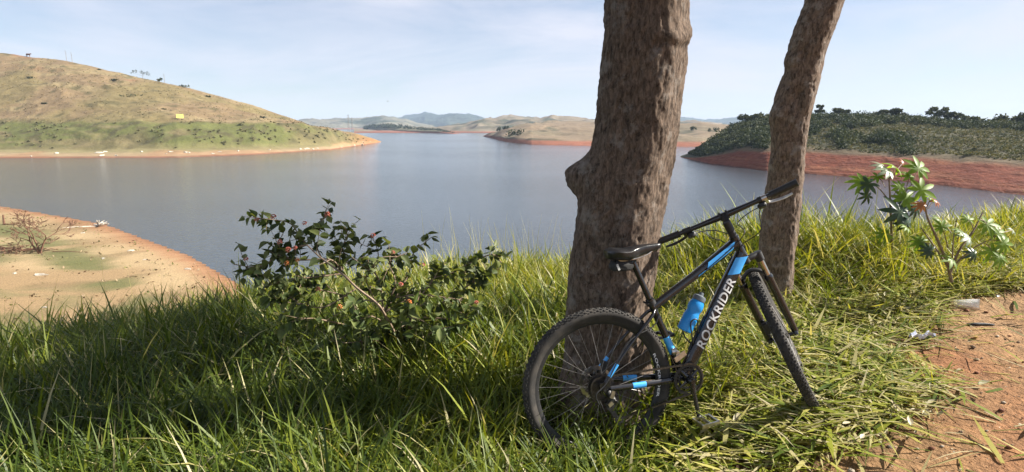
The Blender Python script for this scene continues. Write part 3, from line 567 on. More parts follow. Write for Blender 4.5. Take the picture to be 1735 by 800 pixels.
tag(link('hill_tussocks', npmesh('hill_tussocks', V, Fq, False, {'tone': ('FLOAT_COLOR', np.repeat(cc, 4, 0))}), M_hill), 'dry grass tussocks dotted over the left hill', 'tussocks', kind='stuff')

# ================================================================== SHADE TREES
def trunk(rows, Yc, root, m, burls, seed, nseg=220, nh=420, amp=.010):
    """rows: (v, uL, uR) outline read off the photo at distance Yc, turned into round sections"""
    pts = []
    for v, a, b in rows:
        p, q = at(a, v, Yc), at(b, v, Yc); pts.append((p[2], (p[0]+q[0])/2, (q[0]-p[0])/2))
    pts.sort(); z = np.array([q[0] for q in pts]); cx = np.array([q[1] for q in pts]); r = np.array([q[2] for q in pts])
    zz = np.linspace(z[0], z[-1], nh); from_ = lambda a: np.interp(zz, z, a)
    ks = np.ones(9)/9; sm = lambda a: np.convolve(np.pad(a, 4, 'edge'), ks, 'valid'); cxs, rs = sm(from_(cx)), sm(from_(r))
    th = np.linspace(0, 2*np.pi, nseg, endpoint=False); TH, ZZ = np.meshgrid(th, zz)
    CX = cxs[:, None]+0*TH; R = rs[:, None]*(1+.03*np.sin(2*TH+ZZ)+.02*np.sin(3*TH-ZZ*2+seed))
    tw = .10*np.sin(ZZ*2.2+seed); fl = np.full(TH.shape, 1.05)      # flattened faces meeting in a blunt edge, shaped to set a crisp light-shade border
    for ph in (-.60, -2.02):
        c_ = np.cos(TH-ph-tw); fl = np.minimum(fl, .93/np.maximum(c_, .3))
    kk = np.ones(9)/9; fl = np.apply_along_axis(lambda a: np.convolve(np.r_[a[-4:], a, a[:4]], kk, 'valid'), 1, fl)
    front = sstep(.25, -.2, np.sin(TH)); R = R*(1+(np.minimum(fl, 1+.05*front)-1)*np.where(np.sin(TH) < .2, 1, 0))
    R = R*(1+.35*np.exp(-(ZZ-z[0])/.16)*(.6+.4*np.sin(5*TH+1)))
    nx, ny = np.cos(TH), np.sin(TH); ux, uy = nx*rs.mean(), ny*rs.mean()
    A = fbm(ux*30+.5*fbm(ux*9, uy*9, ZZ*9, 3), uy*30, ZZ*13+seed, 5, 1., .62); Bn = fbm(ux*7, uy*7, ZZ*5+seed*3, 4, 1.); Cn = fbm(ux*60, uy*60, ZZ*36, 3, 1.)
    D = .62*amp*(-np.abs(A)*2.2+.9)+.016*Bn+.0055*Cn-.008*sstep(.30, .42, fbm(ux*18, uy*18, ZZ*8+5, 5, 1.))
    D = D-.010*sstep(.25, .5, fbm(ux*9, uy*9, ZZ*3.2+9, 3, 1.))   # scars
    R = R+D
    for (th0, z0, sth, szz, a) in burls:
        dth = (TH-th0+np.pi) % (2*np.pi)-np.pi; R = R+a*np.exp(-(np.abs(dth)/sth)**2.4-(np.abs(ZZ-z0)/szz)**2.4)*(1+.35*fbm(ux*12, uy*12, ZZ*12, 4, 1.))
    V = np.stack([CX+R*nx, Yc+R*ny, ZZ], -1).reshape(-1, 3)-np.array(root.location)
    o = link('trunk', npmesh('trunk', V, grid_faces(nh, nseg, True)), m, root); return cxs[-1], zz[-1], rs[-1]
Y1, Y2 = 3.0, 4.35
root1 = empty('shade_tree', (.5, Y1, -1.5)); tag(root1, 'thick rough barked tree with a knobbly burl, the bicycle leaning on it', 'tree')
zb = at(970, 300, Y1)[2]; zc_ = at(1169, 55, Y1)[2]
rows1 = [(-260, 1034, 1168), (-120, 1032, 1166), (-40, 1030, 1165), (0, 1030, 1165), (50, 1027, 1162), (100, 1023, 1160), (150, 1018, 1152), (200, 1013, 1147), (223, 1010, 1145), (260, 1003, 1139), (304, 990, 1131), (338, 985, 1126), (405, 972, 1113), (473, 965, 1106), (527, 961, 1096), (600, 958, 1094), (690, 948, 1100)]
x_, z_, r_ = trunk(rows1, Y1, root1, M_bark, [(np.pi-.15, zb, .42, .095, .085), (np.pi-.5, zb+.02, .3, .07, .05), (-.25, zc_-.01, .5, .045, .028), (-.9, zc_-.05, .5, .03, .02), (np.pi-.3, zb-.45, .3, .07, .015)], 1)
root2 = empty('shade_tree', (1.85, Y2, -1.25)); tag(root2, 'thin curved leaning tree standing behind the bicycle handlebar', 'tree')
rows2 = [(-200, 1440, 1500), (-120, 1405, 1467), (-60, 1382, 1448), (0, 1366, 1430), (50, 1349, 1410), (90, 1336, 1396), (120, 1331, 1390), (160, 1317, 1380), (187, 1311, 1373), (205, 1308, 1370), (250, 1309, 1364), (312, 1302, 1358), (375, 1292, 1351), (431, 1288, 1345), (480, 1285, 1341), (560, 1280, 1340)]
zb2 = at(1312, 195, Y2)[2]
x2_, z2_, r2_ = trunk(rows2, Y2, root2, M_bark2, [(np.pi, at(1335, 105, Y2)[2], .6, .05, .02), (np.pi+.2, zb2, .6, .07, .022), (-1.9, at(1330, 165, Y2)[2], .25, .06, -.03), (-1.0, zb2+.1, .4, .08, .015)], 2, nseg=170, nh=420, amp=.008)
def limb_crown(root, top, r0, targets, seed, nl, leaf=.07, blobr=.8):
    rg = np.random.default_rng(seed); t = MB(); P = []; o = np.array(root.location); top = np.array(top)
    for tg in targets:
        tg = np.array(tg, float); mid = top+(tg-top)*.5+[0, 0, .25]+rg.normal(size=3)*.12
        t.tube(spline([top-[0, 0, .25]-o, mid-o, tg-o], 5), list(np.linspace(r0*.55, .03, 11)), 8)
        for j in range(5):
            c = tg+rg.normal(size=3)*np.array([.8, .8, .35])*blobr; t.tube([mid+(tg-mid)*rg.random()-o, c-o], [.03, .008], 5); P.append(blob(c, (blobr*.55, blobr*.55, blobr*.3), nl//(5*len(targets)), rg, .1))
    P = np.concatenate(P); x__, y__, z__ = P.T      # no leaves where they would shade the sunny side of the trunks, the bicycle or the path
    P = P[~((y__ > 2.15) & (y__ < 3.6) & (x__-1.25*(z__-.75) > .05)) & ~((y__ > 3.85) & (y__ < 4.85) & (x__-1.376*(z__-.9) > 1.5)) & (x__-1.376*(z__+1.5) < -.35)]
    P = P[P[:, 2] > .19*P[:, 1]+.45]
    t.build('branches', M_bark, root); V, Fq = quads_cloud(P-o, leaf*(.6+.8*rg.random(len(P))), rg)
    tag(link('crown', npmesh('crown', V, Fq, False, {'tint': ('FLOAT', np.repeat(rg.random(len(P)), 4))}), M_crown, root), kind='stuff')
limb_crown(root1, (x_, Y1, z_), r_, [(-.6, 2.7, 2.9), (.5, 4.2, 3.3), (1.6, 3.0, 3.4), (-.4, 1.8, 3.2), (1.3, 2.0, 3.6), (-1.6, 3.4, 3.0), (.3, .6, 3.6), (-1.2, 1.0, 2.8), (1.8, .9, 4.2), (.6, 3.2, 4.6), (-2, 0, 2.4), (-.5, -.8, 2.8), (1.2, -.8, 3.0), (-3, 1.5, 2.6), (2.6, .2, 3.4), (0, -2, 3.2), (2, -2, 3.4), (3.1, 1.6, 3.1)], 5, 13500, leaf=.085)  # unseen limbs over and behind the camera are added to dim the sky light
limb_crown(root2, (x2_, Y2, z2_), r2_, [(2.4, 3.4, 3.1), (3.0, 4.8, 3.9), (1.8, 4.9, 2.8), (2.6, 2.6, 3.6), (1.2, 4.0, 3.1), (3.6, 3.6, 4.6), (2.4, 5.6, 4.2), (3.4, 3.75, 3.2), (4.0, 5.2, 3.9)], 6, 7000, leaf=.085)

# ================================================================== GRASS (uncountable)
def blades(n, xy, length, width, tint, rng, seg=5, tilt=(.1, .7), bend=(.3, 1.5), heading=None, extra=0.):
    x, y = xy[:, 0], xy[:, 1]; z = near_h(x, y)-.01
    hd = rng.random(n)*2*np.pi if heading is None else heading
    t0 = tilt[0]+(tilt[1]-tilt[0])*rng.random(n)+extra*rng.random(n); bd = bend[0]+(bend[1]-bend[0])*rng.random(n)**1.4
    dx, dy = np.cos(hd), np.sin(hd); tw = rng.normal(size=n)*.5
    P = np.stack([x, y, z], 1); rowsL = []
    for k in range(seg+1):
        s = k/seg; ang = t0+bd*s**1.3
        if k:
            st = length/seg; P = P+np.stack([np.sin(ang)*dx*st, np.sin(ang)*dy*st, np.cos(ang)*st], 1)
        wd = width*np.where(s < .35, .62+.38*s/.35, (1-((s-.35)/.65)**1.7))*.5+.0003
        sx_, sy_ = -np.sin(hd+tw*s), np.cos(hd+tw*s)
        rowsL.append((P-np.stack([sx_*wd, sy_*wd, 0*wd], 1), P+np.stack([sx_*wd, sy_*wd, 0*wd], 1)))
    V = np.stack([np.stack(q, 1) for q in rowsL], 1).reshape(n, -1, 3)
    nv = 2*(seg+1); b = (np.arange(n)*nv)[:, None, None]; k = np.arange(seg)[None, :, None]*2
    Fq = (b+k+np.array([0, 1, 3, 2])[None, None]).reshape(-1, 4)
    return V.reshape(-1, 3), Fq, np.repeat(tint, nv)
gr_ = np.random.default_rng(77)
def bike_clear(x, y):      # trampled strip where the bicycle stands
    ax, ay, bx, by = .15, 2.45, 1.62, 2.78; t = np.clip(((x-ax)*(bx-ax)+(y-ay)*(by-ay))/((bx-ax)**2+(by-ay)**2), 0, 1)
    return np.hypot(x-ax-t*(bx-ax), y-ay-t*(by-ay))
ntuft = 14000
tx = gr_.random(ntuft*3); ty = 1.35+(7.6-1.35)*gr_.random(ntuft*3)**.8; tx = (tx*2-1)*(ty*.98+.5)
e = edgeY(tx); keep = (ty < e+1.3) & (gr_.random(len(tx)) > path_mask(tx, ty)*1.15) & ((gr_.random(len(tx)) > .45) | (tx < .9) | (ty > 4.0))
tx, ty = tx[keep][:ntuft], ty[keep][:ntuft]; n_t = len(tx)
short = sstep(.75, 2.0, tx+.25*(ty-2.8)-.25*(ty > 4.2))*sstep(5.0, 3.9, ty)      # trampled short grass right of the tree
H0 = .42-.23*short-.08*sstep(4.2, 5.0, ty)*sstep(2.0, 1.2, tx)+.10*np.exp(-((tx-2.55)**2/.6+(ty-5.2)**2/.5))
H0 = H0*(.75+.5*(fbm(tx, ty, 3, 3, 1.1)*.5+.5))*np.where(bike_clear(tx, ty) < .25, np.where(((tx < .62) & (ty < 2.5)) | ((tx < .8) & (ty > 2.66)), .85, .3), 1)*np.where((tx > .55) & (tx < 1.7) & (ty > 2.0) & (ty < 2.7), .5, 1)
H0 = H0*np.where((tx < .35) & (tx > -.6) & (ty > 2.2) & (ty < 3.1), .8, 1)
H0 = H0*(1-.45*path_mask(tx+.45, ty))*(1-.25*sstep(2.8, 4, tx))
tn_ = .41+.34*fbm(tx, ty, 12, 4, .8)+(.20-.08*sstep(.8, 1.6, tx))*sstep(3.9, 5.0, ty)+.10*short+.07*sstep(1.5, 3, tx)-.04*sstep(0, -2, tx)  # far band tinted yellower and brighter, sunlight painted into the blades
nb = 10; rep = np.repeat(np.arange(n_t), nb); n = len(rep)
ang = gr_.random(n)*2*np.pi; rad = .035*np.sqrt(gr_.random(n))+.01
xy = np.stack([tx[rep]+np.cos(ang)*rad, ty[rep]+np.sin(ang)*rad], 1)
ln = H0[rep]*(.45+.85*gr_.random(n))*np.where(gr_.random(n) < .06, 1.35, 1); wd = (.0042+.0115*gr_.random(n)**1.9)*(.8+.4*H0[rep]/.4)
tint = np.clip(tn_[rep]+.13*gr_.normal(size=n), 0, .88); dry = gr_.random(n) < (.06+.30*short[rep]+.05*(ty[rep] > 4)); tint = np.where(dry, .90+.1*gr_.random(n), tint)
hd = ang+.6*gr_.normal(size=n); lay = short[rep]
tl0 = .10+.35*lay
V1, F1, T1 = blades(n, xy, ln, wd, tint, gr_, 4, (.06, .75), (.2, 2.0), hd, extra=.7*lay+.35*(fbm(xy[:, 0], xy[:, 1], 44, 2, 1.5) > .1))
tag(link('grass', npmesh('grass', V1, F1, True, {'tint': ('FLOAT', T1)}), M_grass), 'long green grass covering the bank', 'grass', kind='stuff')
# flattened and cut blades lying about, mostly on the right
n = 46000; ty = 1.3+4.6*gr_.random(n); tx = -1.2+(ty*.98+1.6)*gr_.random(n)**.75
pmv = path_mask(tx, ty); keep = (gr_.random(n) > np.clip(pmv*1.35-.12, 0, .98)) & (gr_.random(n) < .12+.88*sstep(.3, 1.5, tx)); tx, ty = tx[keep], ty[keep]; n = len(tx)
V2, F2, T2 = blades(n, np.stack([tx, ty], 1), .08+.24*gr_.random(n), .006+.019*gr_.random(n)**2.2, np.clip(np.where(gr_.random(n) < .45, .84+.16*gr_.random(n), .30+.42*gr_.random(n)), 0, 1), gr_, 3, (1.2, 1.5), (-.1, .5))
V2[:, 2] += np.repeat(.012+.08*gr_.random(n)*(1-path_mask(tx, ty)), 8)
tag(link('cut_grass', npmesh('cut_grass', V2, F2, True, {'tint': ('FLOAT', T2)}), M_grass), 'flattened and dried grass blades lying beside the path', 'cut grass', kind='stuff')
# tall flowering stalks along the bank edge
P = MB(); n = 0
V3 = []; F3 = []; T3 = []; off = 0
for i in range(150):
    x = -4.5+8.5*gr_.random(); y = float(edgeY(x))-.2+.5*gr_.random()
    if i < 60: x = -.5+.9*gr_.random(); y = 4.9+.5*gr_.random()
    L_ = .35+.35*gr_.random()
    v, f, t_ = blades(1, np.array([[x, y]]), np.array([L_+.15]), np.array([.0028]), np.array([.9]), gr_, 5, (0, .25), (.05, .4)); V3.append(v); F3.append(f+off); T3.append(t_); off += len(v)
tag(link('grass_stalks', npmesh('grass_stalks', np.concatenate(V3), np.concatenate(F3), True, {'tint': ('FLOAT', np.concatenate(T3))}), M_grass), 'thin pale grass stalks along the edge of the bank', 'grass stalks', kind='stuff')
# crumbs of soil, chaff and small stones on the path
n = 9000; ty = 1.4+5.*gr_.random(n); tx = 1.0+(ty*.98)*gr_.random(n); zt = near_h(tx, ty)+.003
sz = .002+.006*gr_.random(n)**3; V, Fq = quads_cloud(np.stack([tx, ty, zt], 1), sz, gr_, .7, .3)
cc = np.array([[.5, .36, .22], [.26, .15, .09], [.62, .55, .4], [.35, .16, .08]])[gr_.integers(0, 4, n)]
tag(link('path_crumbs', npmesh('path_crumbs', V, Fq, False, {'tone': ('FLOAT_COLOR', np.repeat(cc, 4, 0))}), M_ground), 'soil crumbs and chaff scattered on the dirt path', 'gravel', kind='stuff')

V = []; Fq = []; T = []; b = bmesh.new(); bmesh.ops.create_icosphere(b, subdivisions=1, radius=1); iv = np.array([v.co[:] for v in b.verts]); fi = np.array([[v.index for v in f.verts] for f in b.faces]); b.free()
k = 0
while k < 700:
    y = 1.4+4.4*gr_.random(); x = 1.2+(y-.2)*gr_.random(); q = float(path_mask(np.array([x]), np.array([y]))[0])
    if q < .3: continue
    r = .003+.011*gr_.random()**4; z = float(near_h(np.array([x]), np.array([y]))[0]); V.append(iv*(1+.2*gr_.normal(size=(len(iv), 1)))*[r*1.3, r, r*.7]+[x, y, z+r*.3]); Fq.append(fi+len(iv)*k); T.append(np.tile([[.34, .24, .16], [.26, .12, .07], [.42, .36, .28]][int(gr_.integers(3))], (len(iv), 1))); k += 1
tag(link('path_pebbles', npmesh('path_pebbles', np.concatenate(V), np.concatenate(Fq), True, {'tone': ('FLOAT_COLOR', np.concatenate(T))}), M_ground), 'clods and pebbles scattered on the dirt path', 'gravel', kind='stuff')

# ================================================================== SHRUB WITH ORANGE FLOWERS
def leafmesh(name, L_, W_, cup=.12, m=None, nx=5, droop=.15, teeth=True):
    V = []; Fs = []
    for i in range(nx+1):
        s = i/nx; w_ = W_*math.sin(math.pi*min(1, s*1.02)**.72)*.5 if 0 < i < nx else 0.0006
        if teeth and i % 2: w_ *= .93
        z = -droop*L_*s*s
        V += [(L_*s, -w_, z+cup*w_), (L_*s, -w_*.5, z+cup*w_*.35), (L_*s, 0, z-.02*L_*math.sin(math.pi*s)), (L_*s, w_*.5, z+cup*w_*.35), (L_*s, w_, z+cup*w_)]
    for i in range(nx):
        for k in range(4): a = i*5+k; Fs.append((a, a+1, a+6, a+5))
    me = bpy.data.meshes.new(name); me.from_pydata(V, [], Fs); me.polygons.foreach_set('use_smooth', [True]*len(me.polygons)); me.materials.append(m); me.update(); return me
YB = 3.75
pb = at(678, 590, YB); root = empty('flowering_shrub', (pb[0], YB, float(near_h(np.array([pb[0]]), np.array([YB]))[0]))); tag(root, 'sprawling dark leaved shrub dotted with small orange and pink flowers', 'shrub')
O = np.array(root.location); srg = np.random.default_rng(31)
lm = [leafmesh('leaf', .058*s, .040*s, c, M_lleaf, droop=dr) for s, c, dr in [(1, .5, .2), (.8, .3, .35), (1.25, .6, .1), (.95, -.3, .3)]]
A_ = lambda u, v, dy=0: np.array(at(u, v, YB+dy))-O
stems = [  # (path, radius, leafiness)
 ([(700, 640, -.1), (674, 576, -.25), (650, 530, -.36), (636, 512, -.38), (605, 488, -.38), (580, 464, -.36), (545, 438, -.30), (520, 415, -.2)], .011, .12),
 ([(520, 415, -.08), (505, 395, 0), (490, 378, .05), (460, 372, .1), (436, 371, .1)], .005, 1), ([(545, 438, -.1), (530, 400, 0), (540, 380, .05), (555, 366, .05)], .005, 1.2),
 ([(580, 464, -.1), (575, 430, .1), (588, 400, .12), (583, 384, .1)], .006, 2.2), ([(605, 488, -.1), (640, 440, .05), (632, 402, .1)], .005, 1.1),
 ([(520, 415, -.08), (480, 425, -.15), (450, 448, -.2), (425, 452, -.2), (396, 448, -.2)], .006, 1.5), ([(580, 464, -.12), (530, 470, -.2), (480, 475, -.25), (445, 490, -.3)], .006, 2.2),
 ([(650, 530, -.1), (690, 470, .1), (700, 430, .15), (731, 402, .2)], .006, .45), ([(650, 530, -.1), (720, 490, 0), (770, 460, .05), (830, 432, .1), (850, 445, .1)], .008, 2.2),
 ([(650, 530, -.1), (670, 480, -.1), (660, 445, -.05), (690, 428, 0)], .006, 2.), ([(674, 576, -.1), (700, 520, -.2), (730, 480, -.2), (745, 455, -.15)], .006, 1.8), ([(636, 512, -.1), (620, 470, -.2), (640, 440, -.2)], .005, 1.8),
 ([(674, 576, -.05), (740, 520, .0), (800, 480, -.05), (845, 455, -.1)], .007, 2.), ([(674, 576, 0), (620, 560, -.2), (560, 545, -.3), (520, 540, -.35), (485, 555, -.35)], .007, 1.6),
 ([(636, 512, -.1), (580, 500, -.15), (525, 488, -.2), (500, 495, -.2)], .005, 1.2), ([(605, 488, -.1), (550, 520, -.25), (500, 515, -.3), (465, 505, -.3)], .005, 2.2),
 ([(636, 512, -.1), (700, 500, -.15), (760, 505, -.2), (810, 515, -.2)], .006, 1.5), ([(674, 576, 0), (710, 540, -.25), (770, 540, -.3), (815, 520, -.3)], .006, 1.2),
 ([(650, 530, 0), (640, 470, .1), (600, 440, .12), (570, 420, .1)], .006, 2.), ([(580, 464, 0), (560, 440, -.1), (500, 440, -.15), (470, 420, -.1), (480, 395, -.05)], .006, 2.4), ([(674, 576, 0), (640, 590, -.3), (600, 600, -.4)], .005, 2.), ([(674, 576, -.1), (600, 580, -.4), (540, 585, -.45)], .005, 2.), ([(690, 590, -.1), (740, 560, -.4), (790, 550, -.45)], .005, 2.), ([(660, 560, -.1), (640, 540, -.4), (600, 530, -.45)], .005, 2.4), ([(690, 580, -.1), (700, 530, -.4), (720, 515, -.45)], .005, 2.2)]
st_ = MB(); sites = []
for path, r, lf in stems:
    q = spline([A_(*p) for p in path], 6); st_.tube(q, list(np.linspace(r, max(r*.4, .0022), len(q))), 7)
    L_ = sum(np.linalg.norm(q[i+1]-q[i]) for i in range(len(q)-1)); nsub = int(L_*8*lf)+1
    for j in range(nsub):
        i = int(srg.integers(len(q)//4 if r > .01 else 1, len(q)-1)); base = q[i]; tn = q[min(i+1, len(q)-1)]-q[i-1]; tn /= np.linalg.norm(tn)+1e-9
        d = tn*.5+srg.normal(size=3)*[.6, .6, .5]+[0, 0, .15]; d /= np.linalg.norm(d); sl_ = .05+.13*srg.random()
        tip = base+d*sl_; st_.tube([base, base+d*sl_*.5+srg.normal(size=3)*.006, tip], [.0025, .002, .0014], 5)
        for s in np.linspace(.35, 1, 3): sites.append((base+d*sl_*s, d))
    for i in range(2, len(q), 2):
        if lf > .4: sites.append((q[i], tn))
st_.build('stems', M_stem, root)
def basis(d, srg, down=.35):
    d = d/np.linalg.norm(d); side = np.cross(d, srg.normal(size=3)); side /= np.linalg.norm(side); x = d*.35+side+np.array([0, 0, -down*srg.random()]); x /= np.linalg.norm(x)
    y = np.cross(np.array([0, 0, 1.])+srg.normal(size=3)*.55, x); y /= np.linalg.norm(y); z = np.cross(x, y); return np.stack([x, y, z], 1)
srg.shuffle(sites); allL = []
for b, d in sites:
    for s in (0, 1): allL.append((b, basis(d, srg)))
# the 280 leaves nearest the camera side are leaves of their own, the rest one mass
idx = sorted(range(len(allL)), key=lambda i: allL[i][0][1]+.15*srg.random())
for i in idx[:280]:
    b, R_ = allL[i]; o = bpy.data.objects.new('leaf', lm[int(srg.integers(4))]); COL.objects.link(o); o.parent = root; o.matrix_local = Matrix.Translation(b) @ Matrix(R_.tolist()).to_4x4() @ Matrix.Scale(.8+.5*srg.random(), 4)
Vs = []; Fs_ = []; Ts = []; off = 0
base_v = [np.array([v.co[:] for v in m_.vertices]) for m_ in lm]; base_f = [np.array([p.vertices[:] for p in m_.polygons]) for m_ in lm]
for i in idx[280:]:
    b, R_ = allL[i]; k = int(srg.integers(4)); v = (base_v[k]*(.75+.5*srg.random())) @ R_.T+b; Vs.append(v); Fs_.append(base_f[k]+off); Ts.append(np.full(len(v), srg.random())); off += len(v)
tag(link('foliage', npmesh('foliage', np.concatenate(Vs), np.concatenate(Fs_), True, {'tint': ('FLOAT', np.concatenate(Ts))}), M_lleafs, root), kind='stuff')
def flowermesh(m, rg):
    t = MB()
    for i in range(22):
        a = rg.random()*6.28; r = .009*math.sqrt(rg.random())+.001; h = .004*(1-(r/.01)**2); c = np.array([r*math.cos(a), r*math.sin(a), h]); s = .0032
        nrm = c/np.linalg.norm(c)+[0, 0, 1]; e1 = np.cross(nrm, [0, 1, .1]); e1 /= np.linalg.norm(e1); e2 = np.cross(nrm, e1); e2 /= np.linalg.norm(e2)
        V = [c]+[c+s*(e1*math.cos(k*math.pi/2.5)+e2*math.sin(k*math.pi/2.5))+nrm*.0012 for k in range(5)]; t.add(V, [(0, 1+k, 1+(k+1) % 5) for k in range(5)])
    t.tube([(0, 0, -.02), (0, 0, .002)], [.0012, .002], 5); me = t.mesh('flower', False); me.materials.append(m); return me
fm = [flowermesh(M_orange, srg), flowermesh(M_pink, srg)]
for u, v, k in [(516, 378, 1), (555, 363, 1), (504, 440, 0), (486, 446, 0), (417, 439, 1), (488, 423, 1), (632, 399, 1), (474, 410, 1), (463, 367, 1), (435, 372, 1), (539, 490, 1), (576, 520, 0), (488, 555, 0), (679, 482, 1), (717, 449, 1), (693, 512, 0), (666, 428, 1), (807, 513, 1), (500, 420, 1)]:
    o = bpy.data.objects.new('flower', fm[k]); COL.objects.link(o); o.parent = root; p = A_(u, v, -.36 if v > 470 else -.28); d = Vector((srg.normal()*.3, -1, .7+.3*srg.normal())); sc_ = 1.15+.4*srg.random()
    o.matrix_local = Matrix.Translation(p) @ d.to_track_quat('Z', 'Y').to_matrix().to_4x4() @ Matrix.Scale(sc_, 4)

# ================================================================== PALMATE LEAVED PLANTS, right
def palmate(name, s, m, lobes=8, fold=.25, seed=0):
    rg = np.random.default_rng(seed); V = [(0, 0, 0)]; Fs = []
    for k in range(lobes):
        a = -2.45+4.9*k/(lobes-1); L_ = s*(1-.35*(abs(a)/2.45)**1.5)*(.92+.16*rg.random()); dr = -.25-.25*rg.random()
        ca, sa = math.cos(a), math.sin(a); n0 = len(V)
        for t, w_ in [(.22, .10), (.45, .13), (.68, .115), (.86, .06)]:
            for q, zz_ in ((-1, fold*w_*s), (0, 0), (1, fold*w_*s)): V.append((ca*L_*t-sa*q*w_*s, sa*L_*t+ca*q*w_*s, dr*L_*t*t+zz_))
        V.append((ca*L_, sa*L_, dr*L_)); Fs += [(0, n0+1, n0), (0, n0+2, n0+1)]
        for i in range(3):
            b = n0+i*3; Fs += [(b, b+1, b+4, b+3), (b+1, b+2, b+5, b+4)]
        b = n0+9; Fs += [(b, b+1, len(V)-1), (b+1, b+2, len(V)-1)]
    me = bpy.data.meshes.new(name); me.from_pydata(V, [], Fs); me.polygons.foreach_set('use_smooth', [True]*len(me.polygons)); me.materials.append(m); me.update(); return me
def palmplant(label, Yp, base, stems, leaves, seed):
    rg = np.random.default_rng(seed); b = at(*base, Yp); z = float(near_h(np.array([b[0]]), np.array([Yp]))[0]); root = empty('castor_plant', (b[0], Yp, z)); tag(root, label, 'plant'); O = np.array(root.location)
    A = lambda u, v, dy=0: np.array(at(u, v, Yp+dy))-O
    for path, r in stems: q = spline([A(*p) for p in path], 6); t = MB(); t.tube(q, list(np.linspace(r, r*.45, len(q))), 7); t.build('stem', M_pstem, root)
    for (u, v, dy, size, m, nx, ny, nz_, frm) in leaves:
        c = A(u, v, dy); f_ = A(*frm); mid = (c+f_)/2+[0, 0, .01]; pet = MB(); pet.tube([f_, mid, c], [.0035, .003, .0025], 5); pet.build('leaf_stalk', M_pstem, root)
        zax = Vector((nx, ny, nz_)).normalized(); xd = Vector(c-f_); xd = (xd-zax*xd.dot(zax)).normalized() if (xd-zax*xd.dot(zax)).length > 1e-3 else Vector((1, 0, 0)); yd = zax.cross(xd)
        M_ = Matrix((xd, yd, zax)).transposed().to_4x4(); o = link('leaf', palmate('leaf', size*(1.08 if m in (M_pgreen, M_pdark) else 1.0)*Yp/F, m, 7+int(rg.integers(3)), seed=int(rg.integers(999))), None, root); o.matrix_local = Matrix.Translation(c) @ M_
G_, K_, W_, R_ = M_pgreen, M_pdark, M_pglare, M_pred
palmplant('tall palmate leaved plant with top leaves painted pale for sun glare by the lake edge', 4.9, (1512, 440),
    [([(1512, 440, 0), (1510, 380, 0), (1508, 330, 0), (1506, 300, 0)], .012), ([(1510, 345, 0), (1490, 320, 0), (1475, 312, 0)], .006), ([(1510, 350, 0), (1530, 330, 0), (1545, 312, 0)], .006), ([(1512, 375, 0), (1535, 360, -.05), (1552, 345, -.05)], .006)],
    [(1506, 290, 0, 28, W_, .3, -.5, .8, (1508, 304)), (1518, 284, .05, 24, G_, .6, -.3, .8, (1508, 302)), (1494, 281, .05, 20, W_, .2, -.6, .8, (1507, 302)), (1462, 308, 0, 25, G_, -.2, -.75, .6, (1480, 315)), (1472, 312, -.05, 22, K_, -.5, -.7, .5, (1482, 315)),
     (1469, 332, 0, 17, K_, .1, -1, .1, (1478, 314)), (1556, 286, .05, 31, G_, .1, -.85, .5, (1545, 312)), (1560, 322, -.05, 30, G_, -.1, -.9, .4, (1543, 330)), (1532, 338, -.05, 26, G_, -.2, -.8, .5, (1525, 345)), (1525, 360, -.1, 34, K_, .1, -.9, .4, (1513, 378)),
     (1535, 378, -.1, 26, K_, .3, -.9, .3, (1513, 385)), (1500, 398, -.1, 20, G_, -.2, -.9, .4, (1512, 398)), (1541, 300, .05, 20, G_, .2, -.7, .6, (1535, 322)), (1524, 318, 0, 18, G_, 0, -.9, .5, (1512, 335)), (1488, 300, .05, 16, G_, -.4, -.6, .6, (1500, 318)), (1550, 352, -.05, 20, K_, .2, -.9, .3, (1538, 350)),
     (1536, 385, -.15, 13, G_, .5, -.4, .8, (1520, 392)), (1530, 276, .1, 12, R_, .3, -.7, .5, (1512, 300))], 3)
palmplant('branching palmate leaved plant with reddish leaves and others painted pale for glare beside the path', 4.0, (1612, 478),
    [([(1612, 478, 0), (1606, 450, 0), (1590, 410, 0), (1572, 370, 0), (1568, 352, 0)], .012), ([(1610, 460, 0), (1625, 425, 0), (1650, 390, .05), (1665, 360, .1)], .010), ([(1608, 455, 0), (1585, 420, .05), (1560, 385, .1)], .008), ([(1612, 462, 0), (1616, 400, .08), (1622, 370, .1)], .006), ([(1615, 450, 0), (1650, 420, 0), (1680, 405, .0)], .006)],
    [(1562, 348, 0, 17, R_, -.2, -.7, .6, (1570, 356)), (1585, 341, .03, 17, R_, .3, -.6, .7, (1572, 354)), (1578, 336, .02, 12, G_, .6, -.3, .8, (1570, 352)), (1640, 402, -.05, 26, W_, .4, -.6, .7, (1625, 425)), (1628, 392, -.05, 16, G_, .4, -.5, .8, (1622, 410)), (1612, 440, -.1, 22, G_, .3, -.6, .8, (1609, 455)),
     (1672, 380, 0, 26, G_, -.1, -.7, .7, (1660, 372)), (1690, 395, 0, 24, G_, 0, -.8, .6, (1680, 405)), (1700, 412, -.05, 24, G_, .1, -.9, .4, (1680, 407)), (1680, 425, -.05, 24, G_, -.1, -.9, .4, (1668, 412)), (1592, 372, .08, 15, G_, .5, -.4, .7, (1612, 395)), (1596, 385, 0, 20, G_, -.3, -.7, .6, (1606, 420)),
     (1694, 388, .1, 12, R_, .2, -.7, .6, (1680, 400)), (1716, 390, .1, 15, W_, .5, -.5, .7, (1685, 402)), (1560, 410, 0, 20, G_, -.3, -.7, .5, (1585, 420)), (1575, 425, -.1, 18, K_, -.2, -.9, .3, (1595, 430)), (1695, 436, -.1, 20, G_, .1, -.8, .5, (1678, 420)), (1650, 430, -.1, 18, K_, .2, -.9, .4, (1630, 435)), (1640, 372, .1, 16, G_, 0, -.8, .6, (1650, 388))], 4)

